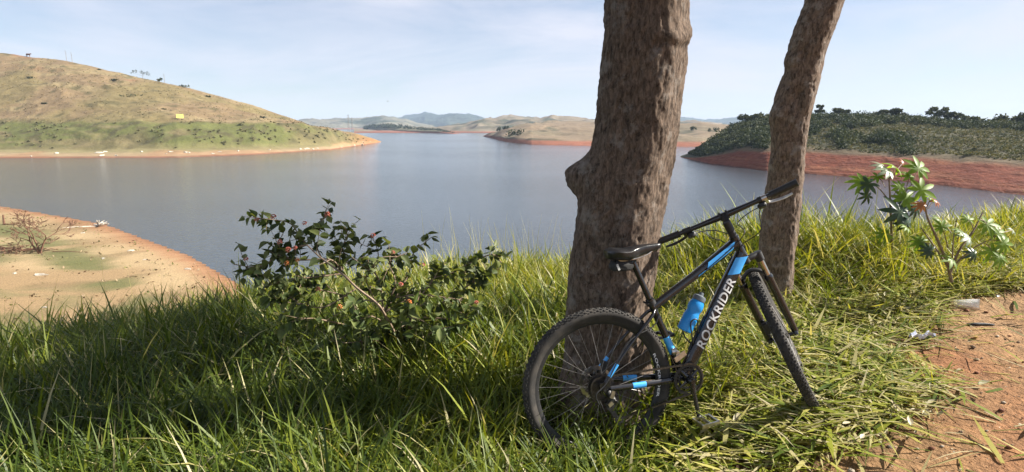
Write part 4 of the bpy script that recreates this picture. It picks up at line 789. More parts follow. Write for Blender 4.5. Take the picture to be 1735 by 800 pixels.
# ================================================================== BICYCLE (coordinates: x forward, y to its left, z up, origin at the bottom bracket)
def rotm(ax, a): return np.array(Matrix.Rotation(a, 3, Vector(ax)))
BR = rotm((0, 0, 1), 13.291*D2R) @ rotm((1, 0, 0), -5.683*D2R) @ rotm((0, 1, 0), -7.997*D2R); BP = np.array([.8314, 2.6937, -1.1948])
CS, FC, AXC, HTA = .4371, .6178, .4942, 69.46*D2R
RA = np.array([-math.sqrt(CS**2-.06**2), 0, .06]); FA = np.array([FC, 0, .06])
a_ = np.array([-math.cos(HTA), 0, math.sin(HTA)]); p_ = np.array([math.sin(HTA), 0, math.cos(HTA)]); A0 = FA-.045*p_; CRO = A0+AXC*a_
SM = rotm(tuple(a_), 59.597*D2R); STR = lambda q: (np.atleast_2d(np.array(q, float))-A0) @ SM.T+A0
sv = np.array([-math.cos(73.5*D2R), 0, math.sin(73.5*D2R)]); HT = CRO+a_*.125; BARC = CRO+a_*.223+p_*.06
bike = empty('bicycle'); bike.matrix_world = Matrix.Translation(Vector(BP+BR @ np.array([0, 0, -.30]))) @ Matrix(BR.tolist()).to_4x4()
tag(bike, 'black and blue mountain bike leaning against the thick tree trunk in the grass', 'bicycle')
def bpart(mb, name, m, parent=None, steer=False, smooth=True, label=None):
    if steer: mb.v = [tuple(q) for q in STR(mb.v)]
    o = mb.build(name, m, parent or bike, smooth)
    if parent is None: o.location = (0, 0, .30)
    if label: o['label'] = label
    return o
# frame
DT0 = np.array([.012, 0, .012]); DT1 = CRO+a_*.030; TT0 = sv*.385; TT1 = CRO+a_*.098
fr = MB(); fr.tube([sv*-.02, sv*.2, sv*.413], [.0175, .0165, .0170], 14)
fr.lathe([(.0175, .408), (.0205, .412), (.0205, .428), (.017, .430)], (0, 0, 0), sv, 18)
dtn = np.cross([0, 1, 0], (DT1-DT0)/np.linalg.norm(DT1-DT0))
fr.tube([DT0, DT0+(DT1-DT0)*.3, DT0+(DT1-DT0)*.75, DT1], [(.023, .033), (.023, .034), (.023, .0335), (.026, .029)], 24, up=dtn, power=2.8)
ttn = np.cross([0, 1, 0], (TT1-TT0)/np.linalg.norm(TT1-TT0))
fr.tube([TT0, TT0+(TT1-TT0)*.5+ttn*.006, TT1], [(.016, .018), (.018, .021), (.021, .023)], 20, up=ttn, power=2.6)
fr.lathe([(.0, -.003), (.022, -.003), (.023, .012), (.0215, .02), (.0205, .10), (.023, .110), (.023, .126), (0, .128)], CRO, a_, 24)
fr.lathe([(0, -.037), (.021, -.037), (.021, .037), (0, .037)], (0, 0, 0), (0, 1, 0), 20)
for s in (-1, 1):
    fr.tube(spline([(-.01, s*.024, 0), (-.10, s*.034, .010), (-.22, s*.050, .028), RA+[.03, s*.066, -.004]], 5), [(.010, .014)]*16, 10)
    fr.tube(spline([sv*.37+[-.004, s*.012, 0], sv*.345+[-.045, s*.034, 0], RA*.35+sv*.345*.65+[-.06, s*.050, -.01], RA+[.010, s*.066, .03]], 6), [.0085]*19, 10)
    fr.box(RA+[.006, s*.068, .006], (.050, .006, .055)); fr.tube([RA+[0, s*.062, 0], RA+[0, s*.078, 0]], .012, 10)
fr.tube([(-.075, -.034, .012), (-.075, .034, .012)], .008, 8)
frame = bpart(fr, 'frame', M_frame)
def sleeve(A, B, t0, t1, ra, rb, up, power=2.6, grow=.0009, half=None):
    P0, P1 = A+(B-A)*t0, A+(B-A)*t1; m = MB(); m.tube([P0, (P0+P1)/2, P1], [(ra+grow, rb+grow)]*3, 24, up=up, power=power); return m
def patch(A, B, nrm, ra, rb, pw_, t0, t1, h0, h1, slant, side, name='decal', m=M_blue):
    V = []; nu_, nv_ = 12, 8
    for i in range(nu_):
        for j in range(nv_):
            h = h0+(h1-h0)*j/(nv_-1); t = t0+(t1-t0)*i/(nu_-1)+slant*(j/(nv_-1)-.5); q = min(.9999, abs(h)); y = (1-q**pw_)**(1/pw_)
            V.append(A+(B-A)*t+nrm*h*rb+np.array([0, side*(y*ra+.0014), 0]))
    bpart(MB().add(V, [(i*nv_+j, i*nv_+j+1, (i+1)*nv_+j+1, (i+1)*nv_+j) for i in range(nu_-1) for j in range(nv_-1)]), name, m, frame)
for sd in (-1, 1):
    patch(TT0, TT1, ttn, .0202, .0223, 2.6, .62, .94, -.55, .97, -.06, sd); patch(TT0, TT1, ttn, .0194, .0217, 2.6, .50, .60, .45, .97, -.02, sd)
    patch(DT0, DT1, dtn, .0252, .0328, 2.8, .83, .975, -.90, .97, .06, sd)
bpart(sleeve(sv*0, sv*.413, .32, .54, .0168, .0168, None, 2), 'decal', M_blue, frame)
for s in (-1, 1):
    q = spline([(-.01, s*.024, 0), (-.10, s*.034, .010), (-.22, s*.050, .028), RA+[.03, s*.066, -.004]], 5)
    m = MB(); m.tube(q[10:13], [(.0109, .0149)]*3, 12); bpart(m, 'decal', M_blue, frame)
    q = spline([sv*.37+[-.004, s*.012, 0], sv*.345+[-.045, s*.034, 0], RA*.35+sv*.345*.65+[-.06, s*.050, -.01], RA+[.010, s*.066, .03]], 6)
    m = MB(); m.tube(q[15:18], [.0096]*3, 12); bpart(m, 'decal', M_blue, frame)
def textverts(s, bold=.012, cuts=8, shear=.0):
    c = bpy.data.curves.new('lettering', 'FONT'); c.body = s; c.size = 1; c.offset = bold; c.resolution_u = 3; c.shear = shear; c.space_character = 1.04
    o = bpy.data.objects.new('lettering', c); COL.objects.link(o); bpy.context.view_layer.update(); me = bpy.data.meshes.new_from_object(o.evaluated_get(bpy.context.evaluated_depsgraph_get()))
    bpy.data.objects.remove(o); b = bmesh.new(); b.from_mesh(me)
    ys = [v.co.y for v in b.verts]; xs = [v.co.x for v in b.verts]; y0, y1, x0, x1 = min(ys), max(ys), min(xs), max(xs)
    for k in range(1, cuts): bmesh.ops.bisect_plane(b, geom=b.verts[:]+b.edges[:]+b.faces[:], plane_co=(0, y0+(y1-y0)*k/cuts, 0), plane_no=(0, 1, 0))
    for k in range(1, 40): bmesh.ops.bisect_plane(b, geom=b.verts[:]+b.edges[:]+b.faces[:], plane_co=(x0+(x1-x0)*k/40, 0, 0), plane_no=(1, 0, 0))
    bmesh.ops.triangulate(b, faces=b.faces[:])
    for v in b.verts: v.co.x = (v.co.x-x0)/(x1-x0); v.co.y = (v.co.y-y0)/(y1-y0)
    return b
def mapped(s, fn, m, parent, **kw):
    b = textverts(s, **kw)
    for v in b.verts: v.co = Vector(fn(v.co.x, v.co.y))
    me = bpy.data.meshes.new('lettering'); b.to_mesh(me); b.free(); o = link('lettering', me, m, parent); return o
dd = (DT1-DT0)/np.linalg.norm(DT1-DT0)
def dtmap(side):
    def fn(u, v):   # wrap round the flattened down tube, reading up the tube
        Lr = .165+.62*np.linalg.norm(DT1-DT0)*0
        L_ = np.linalg.norm(DT1-DT0); s = (.22+(.57)*(u if side < 0 else 1-u))*L_; h = (v-.5)*.046*(1 if side < 0 else -1)
        h = (.5-v)*.049
        rb, ra = .0338, .0232; q = min(.999, abs(h)/rb); y = ra*(1-q**2.8)**(1/2.8)
        return DT0+dd*s+dtn*h*-1*(-1)+np.array([0, side*(y+.0011), 0])
    return fn
for sd in (-1, 1): mapped('ROCKRIDER', dtmap(sd), M_white, frame, bold=.014, shear=.14)
def ttmap(u, v):
    P = TT0+(TT1-TT0)*(.83+.09*u); return P+ttn*((v-.5)*.010+.004)+np.array([0, -.0220, 0])
mapped('ST 120', ttmap, M_frame, frame, cuts=2)
# seat post, saddle, clamp
m = MB(); m.tube([sv*.30, sv*.628], .0140, 14); m.tube([sv*.628+[-.012, 0, 0], sv*.640+[.012, 0, 0]], [(.02, .012)]*2, 10); post = bpart(m, 'seat_post', M_frame)
m = MB(); m.lathe([(.0185, .398), (.0235, .400), (.0235, .418), (.0185, .42)], (0, 0, 0), sv, 18); m.tube([sv*.41+[-.02, -.02, 0], sv*.41+[-.02, .035, 0]], .005, 8); bpart(m, 'seat_clamp', M_black)
SC = sv*.641+np.array([.012, 0, .048]); V = []; ns, nw = 26, 16; Fs = []
for i in range(ns):
    s = i/(ns-1); x = -.135+.275*s; w_ = np.interp(s, [0, .05, .2, .38, .55, .8, .96, 1], [.030, .062, .073, .058, .034, .022, .016, .006]); zt = np.interp(s, [0, .12, .35, .7, 1], [.010, .016, .002, .004, -.006])
    th = np.interp(s, [0, .1, .4, .8, 1], [.030, .048, .050, .036, .014])
    for k in range(nw):
        a = 2*math.pi*k/nw; yy = w_*math.copysign(abs(math.cos(a))**.8, math.cos(a)); zz = math.sin(a); drop = -.30*abs(yy)**1.5/.35
        groove = -.008*math.exp(-(yy/.010)**2)*(1 if .12 < s < .8 else .2)
        V.append((SC[0]+x, yy, SC[2]+zt+(zz*.010+drop*.4+groove if zz >= 0 else zz*th+drop*.4)))
Fs = [(i*nw+k, i*nw+(k+1) % nw, (i+1)*nw+(k+1) % nw, (i+1)*nw+k) for i in range(ns-1) for k in range(nw)]+[tuple(range(nw)), tuple((ns-1)*nw+k for k in range(nw))[::-1]]
saddle = bpart(MB().add(V, Fs), 'saddle', M_saddle)
for s in (-1, 1): m = MB(); m.tube(spline([SC+[-.11, s*.034, -.012], SC+[-.07, s*.026, -.040], SC+[.04, s*.022, -.040], SC+[.115, s*.006, -.016]], 6), .0036, 8); bpart(m, 'saddle_rail', M_steel, saddle)
# steering: fork, stem, bar
m = MB(); m.lathe([(0, -.002), (.024, -.002), (.025, -.02), (.02, -.024), (0, -.024)], CRO, a_, 18)
LC = lambda s, d, f=.0: CRO-a_*d+np.array([0, s*.064, 0])+p_*(.032+f)
m.tube(spline([LC(-1, .018), CRO-a_*.012+np.array([0, -.03, 0])+p_*.012, CRO-a_*.010+p_*.002, CRO-a_*.012+np.array([0, .03, 0])+p_*.012, LC(1, .018)], 5), [(.019, .016)]*21, 12)
for s in (-1, 1): m.lathe([(0, -.034), (.0205, -.034), (.0215, -.002), (.0215, .010), (.014, .014), (0, .014)], LC(s, .018), a_, 16)
fork = bpart(m, 'fork', M_black, steer=True)
AXL = lambda s: FA+np.array([0, s*.066, 0])
for s in (-1, 1):
    m = MB(); m.tube([LC(s, .03), LC(s, .19)], .0150, 16); bpart(m, 'stanchion', M_stanch, fork, True)
    e = AXL(s)-a_*.004+p_*.018; top = LC(s, .150)
    m = MB(); m.tube([top+a_*.012, top, top*.97+e*.03, e*.6+top*.4, e], [.0195, .0225, .0205, .0200, .0165], 18); m.tube([e+a_*.02, FA+np.array([0, s*.066, 0])-a_*.014], [(.013, .012), (.011, .013)], 10)
    ll = bpart(m, 'lower_leg', M_frame, fork, True)
m = MB(); c0 = CRO-a_*.150+p_*.052; m.tube(spline([LC(-1, .16, .012), CRO-a_*.118+np.array([0, -.045, 0])+p_*.055, CRO-a_*.098+p_*.062, CRO-a_*.118+np.array([0, .045, 0])+p_*.055, LC(1, .16, .012)], 6), [(.010, .015)]*25, 10); bpart(m, 'fork_brace', M_black, fork, True)
m = MB(); m.box(FA+[-.052, .052, .075], (.030, .030, .058), rotm((0, 1, 0), -20*D2R)); m.tube([FA+[-.052, .052, .11], FA+[-.03, .064, .14]], .008, 8); bpart(m, 'brake_caliper', M_black, fork, True, smooth=False)
m = MB(); m.lathe([(.014, -.006), (.0185, -.006), (.0185, .028), (.0165, .03), (.0165, .045), (0, .045)], HT+a_*.004, a_, 18)
m.tube([HT+a_*.062, HT+a_*.080+p_*.03, BARC], [(.019, .018), (.016, .017), (.020, .020)], 14); m.tube([HT+a_*.035, HT+a_*.085], .0195, 16)
for s in (-1, 1): m.tube([BARC+[0, s*.022, 0], BARC+[0, s*.012, 0]], [.0235, .0235], 14)
bpart(m, 'stem', M_black, steer=True)
bar = [BARC+np.array([-.022*abs(t)**1.5, .355*t, .008*t*t]) for t in np.linspace(-1, 1, 21)]
m = MB(); m.tube(bar, [.0125+.0050*math.exp(-(t/.25)**2) for t in np.linspace(-1, 1, 21)], 14); hbar = bpart(m, 'handlebar', M_frame, steer=True)
def barpt(t, d=(0, 0, 0)): return BARC+np.array([-.022*abs(t)**1.5, .355*t, .008*t*t])+np.array(d)
for s in (-1, 1):
    m = MB()
    for k in range(22): pass
    prof = [barpt(s*(.64+.37*k/24)) for k in range(25)]; m.tube(prof, [.0195 if k in (0, 24) else (.0182 if k % 2 else .0170) for k in range(25)], 14); bpart(m, 'grip', M_black, hbar, True)
    c = barpt(s*.56); m = MB(); m.tube([c+[0, s*-.012, 0], c+[0, s*.012, 0]], .0165, 14); m.box(c+[.022, 0, -.012], (.034, .030, .020), rotm((0, 1, 0), 25*D2R))
    m.tube(spline([c+[.030, 0, -.018], c+[.050, s*.025, -.028], c+[.060, s*.075, -.034], c+[.056, s*.125, -.032]], 5), [(.004, .007)]*13+[(.004, .006)]*3, 8); bpart(m, 'brake_lever', M_steel if s < 0 else M_black, hbar, True, label='silver brake lever' if s < 0 else None)
    c = barpt(s*.50); m = MB(); m.tube([c+[0, s*-.01, 0], c+[0, s*.01, 0]], .016, 12); m.lathe([(0, -.012), (.018, -.012), (.022, -.004), (.022, .006), (.014, .012), (0, .012)], c+[.012, 0, -.028], (.2, 0, 1), 14); m.box(c+[-.004, s*.012, -.034], (.03, .012, .006)); bpart(m, 'shifter', M_black, hbar, True)
# cables and hoses
Lp = lambda t, d=(0, 0, 0): tuple(STR(barpt(t, d))[0])
cab = [([Lp(-.50, (.02, 0, -.03)), Lp(-.30, (.045, 0, -.035)), Lp(-.12, (.05, 0, -.06)), HT+a_*.02+np.array([.05, -.03, 0]), TT1+np.array([-.02, -.024, -.01]), TT0*.4+TT1*.6+np.array([0, -.024, -.012])], .0025),
       ([Lp(.50, (.02, 0, -.03)), Lp(.36, (.05, 0, -.03)), Lp(.20, (.05, 0, -.05)), HT+np.array([.015, .045, .0]), HT-a_*.06+np.array([.01, -.032, 0]), DT1+np.array([-.02, -.028, .035]), DT0*.3+DT1*.7+dtn*.034+np.array([0, .008, 0])], .0025),
       ([Lp(-.52, (.03, 0, -.02)), Lp(-.42, (.07, 0, -.06)), Lp(-.33, (.07, 0, -.14)), tuple(STR(CRO+p_*.05+np.array([0, .05, .02]))[0]), tuple(STR(FA+[-.04, .075, .3])[0]), tuple(STR(FA+[-.05, .07, .12])[0])], .0027),
       ([Lp(.52, (.03, 0, -.02)), Lp(.40, (.06, 0, -.02)), Lp(.25, (.075, 0, -.09)), HT+np.array([-.03, .06, -.02]), HT-a_*.03+np.array([-.03, .022, -.05]), TT0*.5+TT1*.5+np.array([0, .006, -.026]), TT0+np.array([.02, .012, -.02])], .0027),
       ([sv*.35+[.01, -.02, 0], sv*.30+[-.05, -.032, 0], RA*.55+sv*.15+np.array([0, -.055, .07]), RA+np.array([.02, -.085, .045]), RA+np.array([-.05, -.10, 0]), RA+np.array([-.045, -.10, -.05])], .0028)]
for q, r in cab: m = MB(); m.tube(spline(q, 8), r, 6); bpart(m, 'cable', M_black)
# wheels
def wheel(c, steer, rear):
    m = MB(); rim = [(.3125, -.0125), (.3165, -.0135), (.3165, -.0105), (.309, -.008), (.309, .008), (.3165, .0105), (.3165, .0135), (.3125, .0125), (.298, .0105), (.2915, .004), (.2915, -.004), (.298, -.0105), (.3125, -.0125)]
    m.lathe(rim, c, (0, 1, 0), 96); w_ = bpart(m, 'wheel', M_black, steer=steer)
    m = MB(); pr = [(.312, -.013)]+[(.3405+.0245*math.cos(a), .0255*math.sin(a)) for a in np.linspace(-2.2, 2.2, 15)]+[(.312, .013)]; m.lathe(pr, c, (0, 1, 0), 128)
    def knob(th, lat, sx, sy, h, skew=0.):
        al = lat/.0255; r0 = .3405+.0243*math.cos(al); y0 = .0255*math.sin(al); er = np.array([math.cos(th), 0, math.sin(th)]); et = np.array([-math.sin(th), 0, math.cos(th)]); ey = np.array([0, 1., 0])
        n = er*math.cos(al)+ey*math.sin(al); b = np.cross(n, et); t2 = et*math.cos(skew)+b*math.sin(skew); b2 = np.cross(n, t2)
        m.box(c+er*r0+ey*y0+n*h*.4, (sx, sy, h), np.stack([t2, b2, n], 1), .85)
    N = 74
    for k in range(N):
        th = 2*math.pi*k/N; dt = math.pi/N
        knob(th, -.0042, .010, .0055, .0042, .3); knob(th+dt*.3, .0042, .010, .0055, .0042, -.3)
        for s in (-1, 1): knob(th+dt, s*.0125, .0095, .0060, .0044, s*.35); knob(th+dt*(0 if s < 0 else .5), s*.0205, .0105, .0075, .0046); 
        for s in (-1, 1): knob(th+dt*1.1, s*.0262, .006, .0045, .003)
    bpart(m, 'tyre', M_rubber, w_, steer)
    m = MB(); hw = .067 if rear else .050; m.lathe([(0, -hw), (.008, -hw), (.010, -.034), (.023, -.034), (.023, -.030), (.013, -.026), (.013, .026), (.023, .030), (.023, .034), (.012, .036), (.012, hw), (0, hw)], c, (0, 1, 0), 20); m.tube([c+[0, -hw-.012, 0], c+[0, hw+.016, 0]], [.0055, .0055], 10)
    m.tube([c+[0, hw+.010, 0], c+[0, hw+.020, 0]], .0105, 10); bpart(m, 'hub', M_black, w_, steer)
    sp = MB(); sp.tube([(.0, 0, 0), (.1, 0, 0), (1., 0, 0)], [(.0009, .0009)]*3, 5); sme = sp.mesh('spoke'); sme.materials.append(M_spoke)
    for k in range(32):
        s = 1 if k % 2 else -1; th = 2*math.pi*k/32; da = (1.15 if (k//2) % 2 else -1.15)
        A = c+np.array([.022*math.cos(th+da), s*.032, .022*math.sin(th+da)]); B = c+np.array([.2935*math.cos(th), s*.003, .2935*math.sin(th)])
        if steer: A, B = STR([A, B])
        d = Vector(B-A); q = d.to_track_quat('X', 'Z').to_matrix().to_4x4(); o = bpy.data.objects.new('spoke', sme); COL.objects.link(o); o.parent = w_; o.matrix_local = Matrix.Translation(Vector(A)) @ q @ Matrix.Diagonal((d.length, 1, 1, 1))
    m = MB(); n = 96; V = []; R2 = .080
    for yy in (.0405, .0423):
        for k in range(n):
            th = 2*math.pi*k/n
            for r in (.062+.0025*math.sin(th*9), R2+.0018*math.sin(th*16)): V.append(c+np.array([r*math.cos(th), yy, r*math.sin(th)]))
    Fs = []
    for k in range(n): q = (k+1) % n; Fs += [(2*k, 2*k+1, 2*q+1, 2*q), (2*n+2*k, 2*n+2*q, 2*n+2*q+1, 2*n+2*k+1), (2*k+1, 2*n+2*k+1, 2*n+2*q+1, 2*q+1), (2*k, 2*q, 2*n+2*q, 2*n+2*k)]
    m.add(V, Fs)
    for k in range(6): th = k*math.pi/3; m.tube([c+np.array([.018*math.cos(th), .0414, .018*math.sin(th)]), c+np.array([.063*math.cos(th+.4), .0414, .063*math.sin(th+.4)])], [(.0009, .004)]*2, 6)
    bpart(m, 'brake_disc', M_steel, w_, steer)
    sd = -1
    for th0, span in ([(.30, -.72)] if rear else [(1.2, -.72)])+[(2.4, -.72)]:
        def fn(u, v, th0=th0, span=span):
            th = th0+span*u; r = .2975+.0135*v; q = c+np.array([r*math.cos(th), -.0145 if v > 0 else -.0125, r*math.sin(th)]); return STR(q)[0] if steer else q
        if th0 < 1.1: mapped('ROCKRIDER', fn, M_white, w_, bold=.02, cuts=2)
    return w_
wheel(RA, False, True); wheel(FA, True, False)
# drivetrain
cr_ = MB(); n = 36
def cog(mb, c, y, r, teeth, th_=.0018, hole=.7):
    V = []; N = teeth*4
    for yy in (y-th_/2, y+th_/2):
        for k in range(N): th = 2*math.pi*k/N; rr = r+(.0035 if k % 4 in (1, 2) else -.0015); V += [c+np.array([r*hole*math.cos(th), yy, r*hole*math.sin(th)]), c+np.array([rr*math.cos(th), yy, rr*math.sin(th)])]
    Fs = []
    for k in range(N): q = (k+1) % N; Fs += [(2*k, 2*k+1, 2*q+1, 2*q), (2*N+2*k, 2*N+2*q, 2*N+2*q+1, 2*N+2*k+1), (2*k+1, 2*N+2*k+1, 2*N+2*q+1, 2*q+1), (2*k, 2*q, 2*N+2*q, 2*N+2*k)]
    mb.add(V, Fs)
O0 = np.zeros(3); m = MB(); m.lathe([(0, -.095), (.012, -.095), (.016, -.088), (.020, -.078), (.020, -.045), (.016, -.040), (0, -.040)], O0, (0, 1, 0), 18)
for k in range(4): th = k*math.pi/2+.6; m.tube([O0+[0, -.058, 0], np.array([.034*math.cos(th), -.055, .034*math.sin(th)]), np.array([.058*math.cos(th), -.050, .058*math.sin(th)])], [(.012, .006), (.009, .005), (.007, .004)], 10, up=(0, 1, 0))
crank = bpart(m, 'crankset', M_frame)
for y, r, t in ((-.050, .075, 36), (-.041, .050, 22)): m = MB(); cog(m, O0, y, r, t, .0022, .80); bpart(m, 'chainring', M_black, crank)
ca = np.array([.04, 0, -.999]); 
for s in (-1, 1):
    d = ca*(-s); m = MB(); m.tube(spline([np.array([0, s*.078, 0]), d*.07+[0, s*.082, 0], d*.165+[0, s*.092, 0], d*.180+[0, s*.092, 0]], 4), [(.014, .008)]*4+[(.011, .0065)]*5+[(.013, .0075)]*4, 12, up=(0, 1, 0)); bpart(m, 'crank_arm', M_frame, crank)
    e = d*.172+np.array([0, s*.100, 0]); m = MB(); m.tube([e, e+[0, s*.095, 0]], .0075, 10)
    for x in (-.040, .040): m.box(e+[x, s*.052, .0], (.010, .085, .016))
    for y in (.012, .095): m.box(e+[0, s*y, 0], (.09, .010, .014))
    bpart(m, 'pedal', M_steel if s < 0 else M_black, crank, smooth=False)
cs_ = bpart(MB().lathe([(0, -.030), (.019, -.030), (.019, -.062), (0, -.062)], RA, (0, 1, 0), 16), 'cassette', M_chain)
for k in range(8): m = MB(); cog(m, RA, -.030-.0042*k, .066-.0058*k, 32-3*k, .0018, .45 if k < 4 else .3); bpart(m, 'sprocket', M_chain, cs_)
JP1 = RA+np.array([.012, -.044, -.075]); JP2 = RA+np.array([.045, -.044, -.150])
def arc(c, r, a0, a1, y, n): return [c+np.array([r*math.cos(a), 0, r*math.sin(a)])+[0, y-c[1], 0] for a in np.linspace(a0, a1, n)]
CH = arc(O0, .075, 1.75, -1.7, -.050, 22)+arc(JP2, .019, -1.5, -3.6, -.046, 6)+arc(JP1, .019, -.9, .9, -.044, 6)[::1]+arc(RA, .055, 5.2, 1.9, -.044, 16)+[arc(O0, .075, 1.75, 1.75, -.050, 1)[0]]
L_ = [0]; 
for i in range(1, len(CH)): L_.append(L_[-1]+np.linalg.norm(CH[i]-CH[i-1]))
m = MB(); nl = int(L_[-1]/.0127)
for k in range(nl):
    s0, s1 = k*.0127, (k+1)*.0127; A = np.array([np.interp(s0, L_, [q[j] for q in CH]) for j in range(3)]); B = np.array([np.interp(s1, L_, [q[j] for q in CH]) for j in range(3)]); d = (B-A)/np.linalg.norm(B-A); e = np.cross([0, 1, 0], d)
    R_ = np.stack([d, np.array([0, 1., 0]), e], 1); wy = .0030 if k % 2 else .0042
    for s in (-1, 1): m.box((A+B)/2+[0, s*wy*.75, 0], (.0155, .0012, .0085), R_)
    m.tube([A+[0, -.004, 0], A+[0, .004, 0]], .0038, 6)
bpart(m, 'chain', M_chain)
m = MB(); m.box((JP1+RA)/2+[.018, -.014, 0], (.034, .018, .060), rotm((0, 1, 0), 20*D2R), .7); m.tube([RA+[.02, -.068, -.012], RA+[.03, -.085, -.045], JP1+[.0, -.035, .01]], [(.013, .010), (.015, .013), (.011, .009)], 10)
m.box((JP1+JP2)/2+[0, -.010, 0], (.020, .0025, .092), rotm((0, 1, 0), -24*D2R)); m.box((JP1+JP2)/2+[0, .008, 0], (.020, .0025, .092), rotm((0, 1, 0), -24*D2R)); rd = bpart(m, 'rear_derailleur', M_black, smooth=True)
m = MB(); m.box(RA+[.028, -.092, -.022], (.020, .010, .034), rotm((0, 1, 0), 25*D2R), .8); m.box(JP1+[.0, -.050, .012], (.026, .008, .018), rotm((0, 1, 0), -30*D2R), .8); bpart(m, 'link_plate', M_steel, rd)
for c, t in ((JP1, 11), (JP2, 11)): m = MB(); cog(m, c, -.044, .019, t, .004, .3); bpart(m, 'jockey_wheel', M_black, rd)
m = MB(); m.tube([sv*.145+[-.012, -.020, 0], sv*.145+[.01, -.024, 0]], [(.014, .018)]*2, 10); m.box(sv*.115+[.008, -.047, .008], (.062, .003, .026), rotm((0, 1, 0), -24*D2R)); m.box(sv*.115+[.008, -.037, .004], (.062, .003, .022), rotm((0, 1, 0), -24*D2R)); m.box(sv*.13+[.0, -.034, .0], (.016, .022, .040), rotm((0, 1, 0), 18*D2R)); fd = bpart(m, 'front_derailleur', M_steel)
m = MB(); m.box(RA+[.055, .055, .062], (.030, .030, .055), rotm((0, 1, 0), 30*D2R)); bpart(m, 'brake_caliper', M_black, frame, smooth=False)
m = MB(); bc0 = DT0+dd*.235+dtn*(-.031 if dtn[2] < 0 else .031)*1; nn = dtn if dtn[2] > 0 else -dtn
for s in (-1, 1): m.tube(spline([DT0+dd*.14+nn*.034+[0, s*.01, 0], DT0+dd*.165+nn*.07+[0, s*.040, 0], DT0+dd*.23+nn*.115+[0, s*.041, 0], DT0+dd*.255+nn*.09+[0, s*.040, 0], DT0+dd*.20+nn*.034+[0, s*.01, 0]], 5), .0035, 8)
m.tube([DT0+dd*.11+nn*.036, DT0+dd*.29+nn*.036], [(.010, .004)]*2, 8, up=nn); bpart(m, 'bottle_cage', M_black)
# bottle held in the cage, and the bag strapped under the saddle: things of their own
def world_of(q): return BP+BR @ np.array(q, float)
def bthing(name, q, label, cat, grp=None):
    r = empty(name); r.matrix_world = Matrix.Translation(Vector(world_of(q))) @ Matrix(BR.tolist()).to_4x4(); tag(r, label, cat, grp); return r
b0 = DT0+dd*.182+nn*.104; bt = bthing('water_bottle', b0, 'blue translucent water bottle with grey cap held in the bicycle cage', 'bottle')
m = MB(); m.lathe([(0, .002), (.030, 0), (.0355, .004), (.0365, .012), (.0365, .082), (.0340, .090), (.0322, .098), (.0322, .106), (.0345, .114), (.0365, .120), (.0365, .134), (.0335, .150), (.027, .162), (.026, .170), (0, .170)], O0, dd, 36); o = m.build('bottle_body', M_bottle, bt)
m = MB(); m.lathe([(.0275, .160), (.0305, .161), (.031, .178), (.0285, .184), (.013, .189), (.012, .196), (.009, .204), (0, .205)], O0, dd, 30); m.build('cap', M_cap, bt)
q0 = SC+np.array([-.068, 0, -.066]); bg_ = bthing('saddle_bag', q0, 'small black fabric bag strapped under the bicycle saddle', 'bag')
m = MB(); b = bmesh.new(); R_ = rotm((0, 1, 0), 8*D2R); V = []; NS, NK = 9, 20
for i in range(NS):
    s = i/(NS-1); hh = np.interp(s, [0, .1, .5, .9, 1], [.010, .023, .026, .024, .012]); hw = np.interp(s, [0, .1, .6, 1], [.015, .034, .030, .015])
    for k in range(NK): a = 2*math.pi*k/NK; ca_, sa_ = math.cos(a), math.sin(a); V.append(R_ @ np.array([-.056+.112*s, hw*math.copysign(abs(ca_)**.6, ca_), hh*math.copysign(abs(sa_)**.6, sa_)]))
m.add(V, [(i*NK+k, i*NK+(k+1) % NK, (i+1)*NK+(k+1) % NK, (i+1)*NK+k) for i in range(NS-1) for k in range(NK)]+[tuple(range(NK)), tuple((NS-1)*NK+k for k in range(NK))]); bb = m.build('bag_body', M_bag, bg_)
m = MB(); m.box((-.030, -.0345, .002), (.010, .002, .030), rotm((0, 1, 0), -15*D2R)); m.build('reflective_tab', M_reflect, bg_, smooth=False)
m = MB(); m.tube([(-.035, -.033, .022), (-.02, -.028, .045), (-.02, .028, .045), (-.035, .033, .022)], [(.008, .0015)]*4, 6); m.tube([(.05, 0, .01), (.085, 0, .0), (.085, 0, -.02), (.05, 0, -.01)], [(.008, .0015)]*4, 6); m.build('strap', M_bag, bg_)
m = MB(); m.tube([(-.045, -.0350, .014), (.045, -.0325, .0)], .0013, 6); m.build('zip', M_black, bg_)

# ================================================================== LITTER BY THE PATH
def gpt(u, v):
    z = -1.1
    for _ in range(15): p = onz(u, v, z); z = float(near_h(np.array([p[0]]), np.array([p[1]]))[0])
    return np.array([p[0], p[1], z])
def cup(u, v, L_, ang, label, s=1., crush=.85):
    p = gpt(u, v); r = empty('plastic_cup', p+[0, 0, .022]); tag(r, label, 'cup', None); m = MB()
    ax = np.array([math.cos(ang), math.sin(ang), .12]); n = 14; prof = [(0, .001), (.021, 0)]+[(.022+.011*k/n+(.0005 if k % 2 else 0), .11*k/n+.003) for k in range(n+1)]+[(.0355, .1135), (.0355, .1155), (.0335, .1155)]
    m.lathe([(a*s, b*s) for a, b in prof], -ax*.055*s, ax, 28); m.v = [(x, y+.004*math.sin(x*60), z*crush+.003*math.sin(y*80+x*50)) for x, y, z in m.v]; m.build('cup_wall', M_cup, r); return r
cup(1636, 520, .12, -.55, 'clear plastic cup lying on its side on the dirt path, nearer the camera', 1.25); cup(1728, 470, .1, .15, 'clear plastic cup lying at the right picture edge beyond the nearer cup', 1.1)
p = gpt(1563, 583); rg = np.random.default_rng(4); nx_, ny_ = 14, 6; V = []
for i in range(nx_):
    for j in range(ny_): x = (i/(nx_-1)-.5)*.17; y = (j/(ny_-1)-.5)*.035*(1.3-.5*i/nx_); V.append((x, y+.15*x, .022+.010*rg.normal()*.6+.010*math.sin(i*.9)+.012*math.cos(j*2.1)))
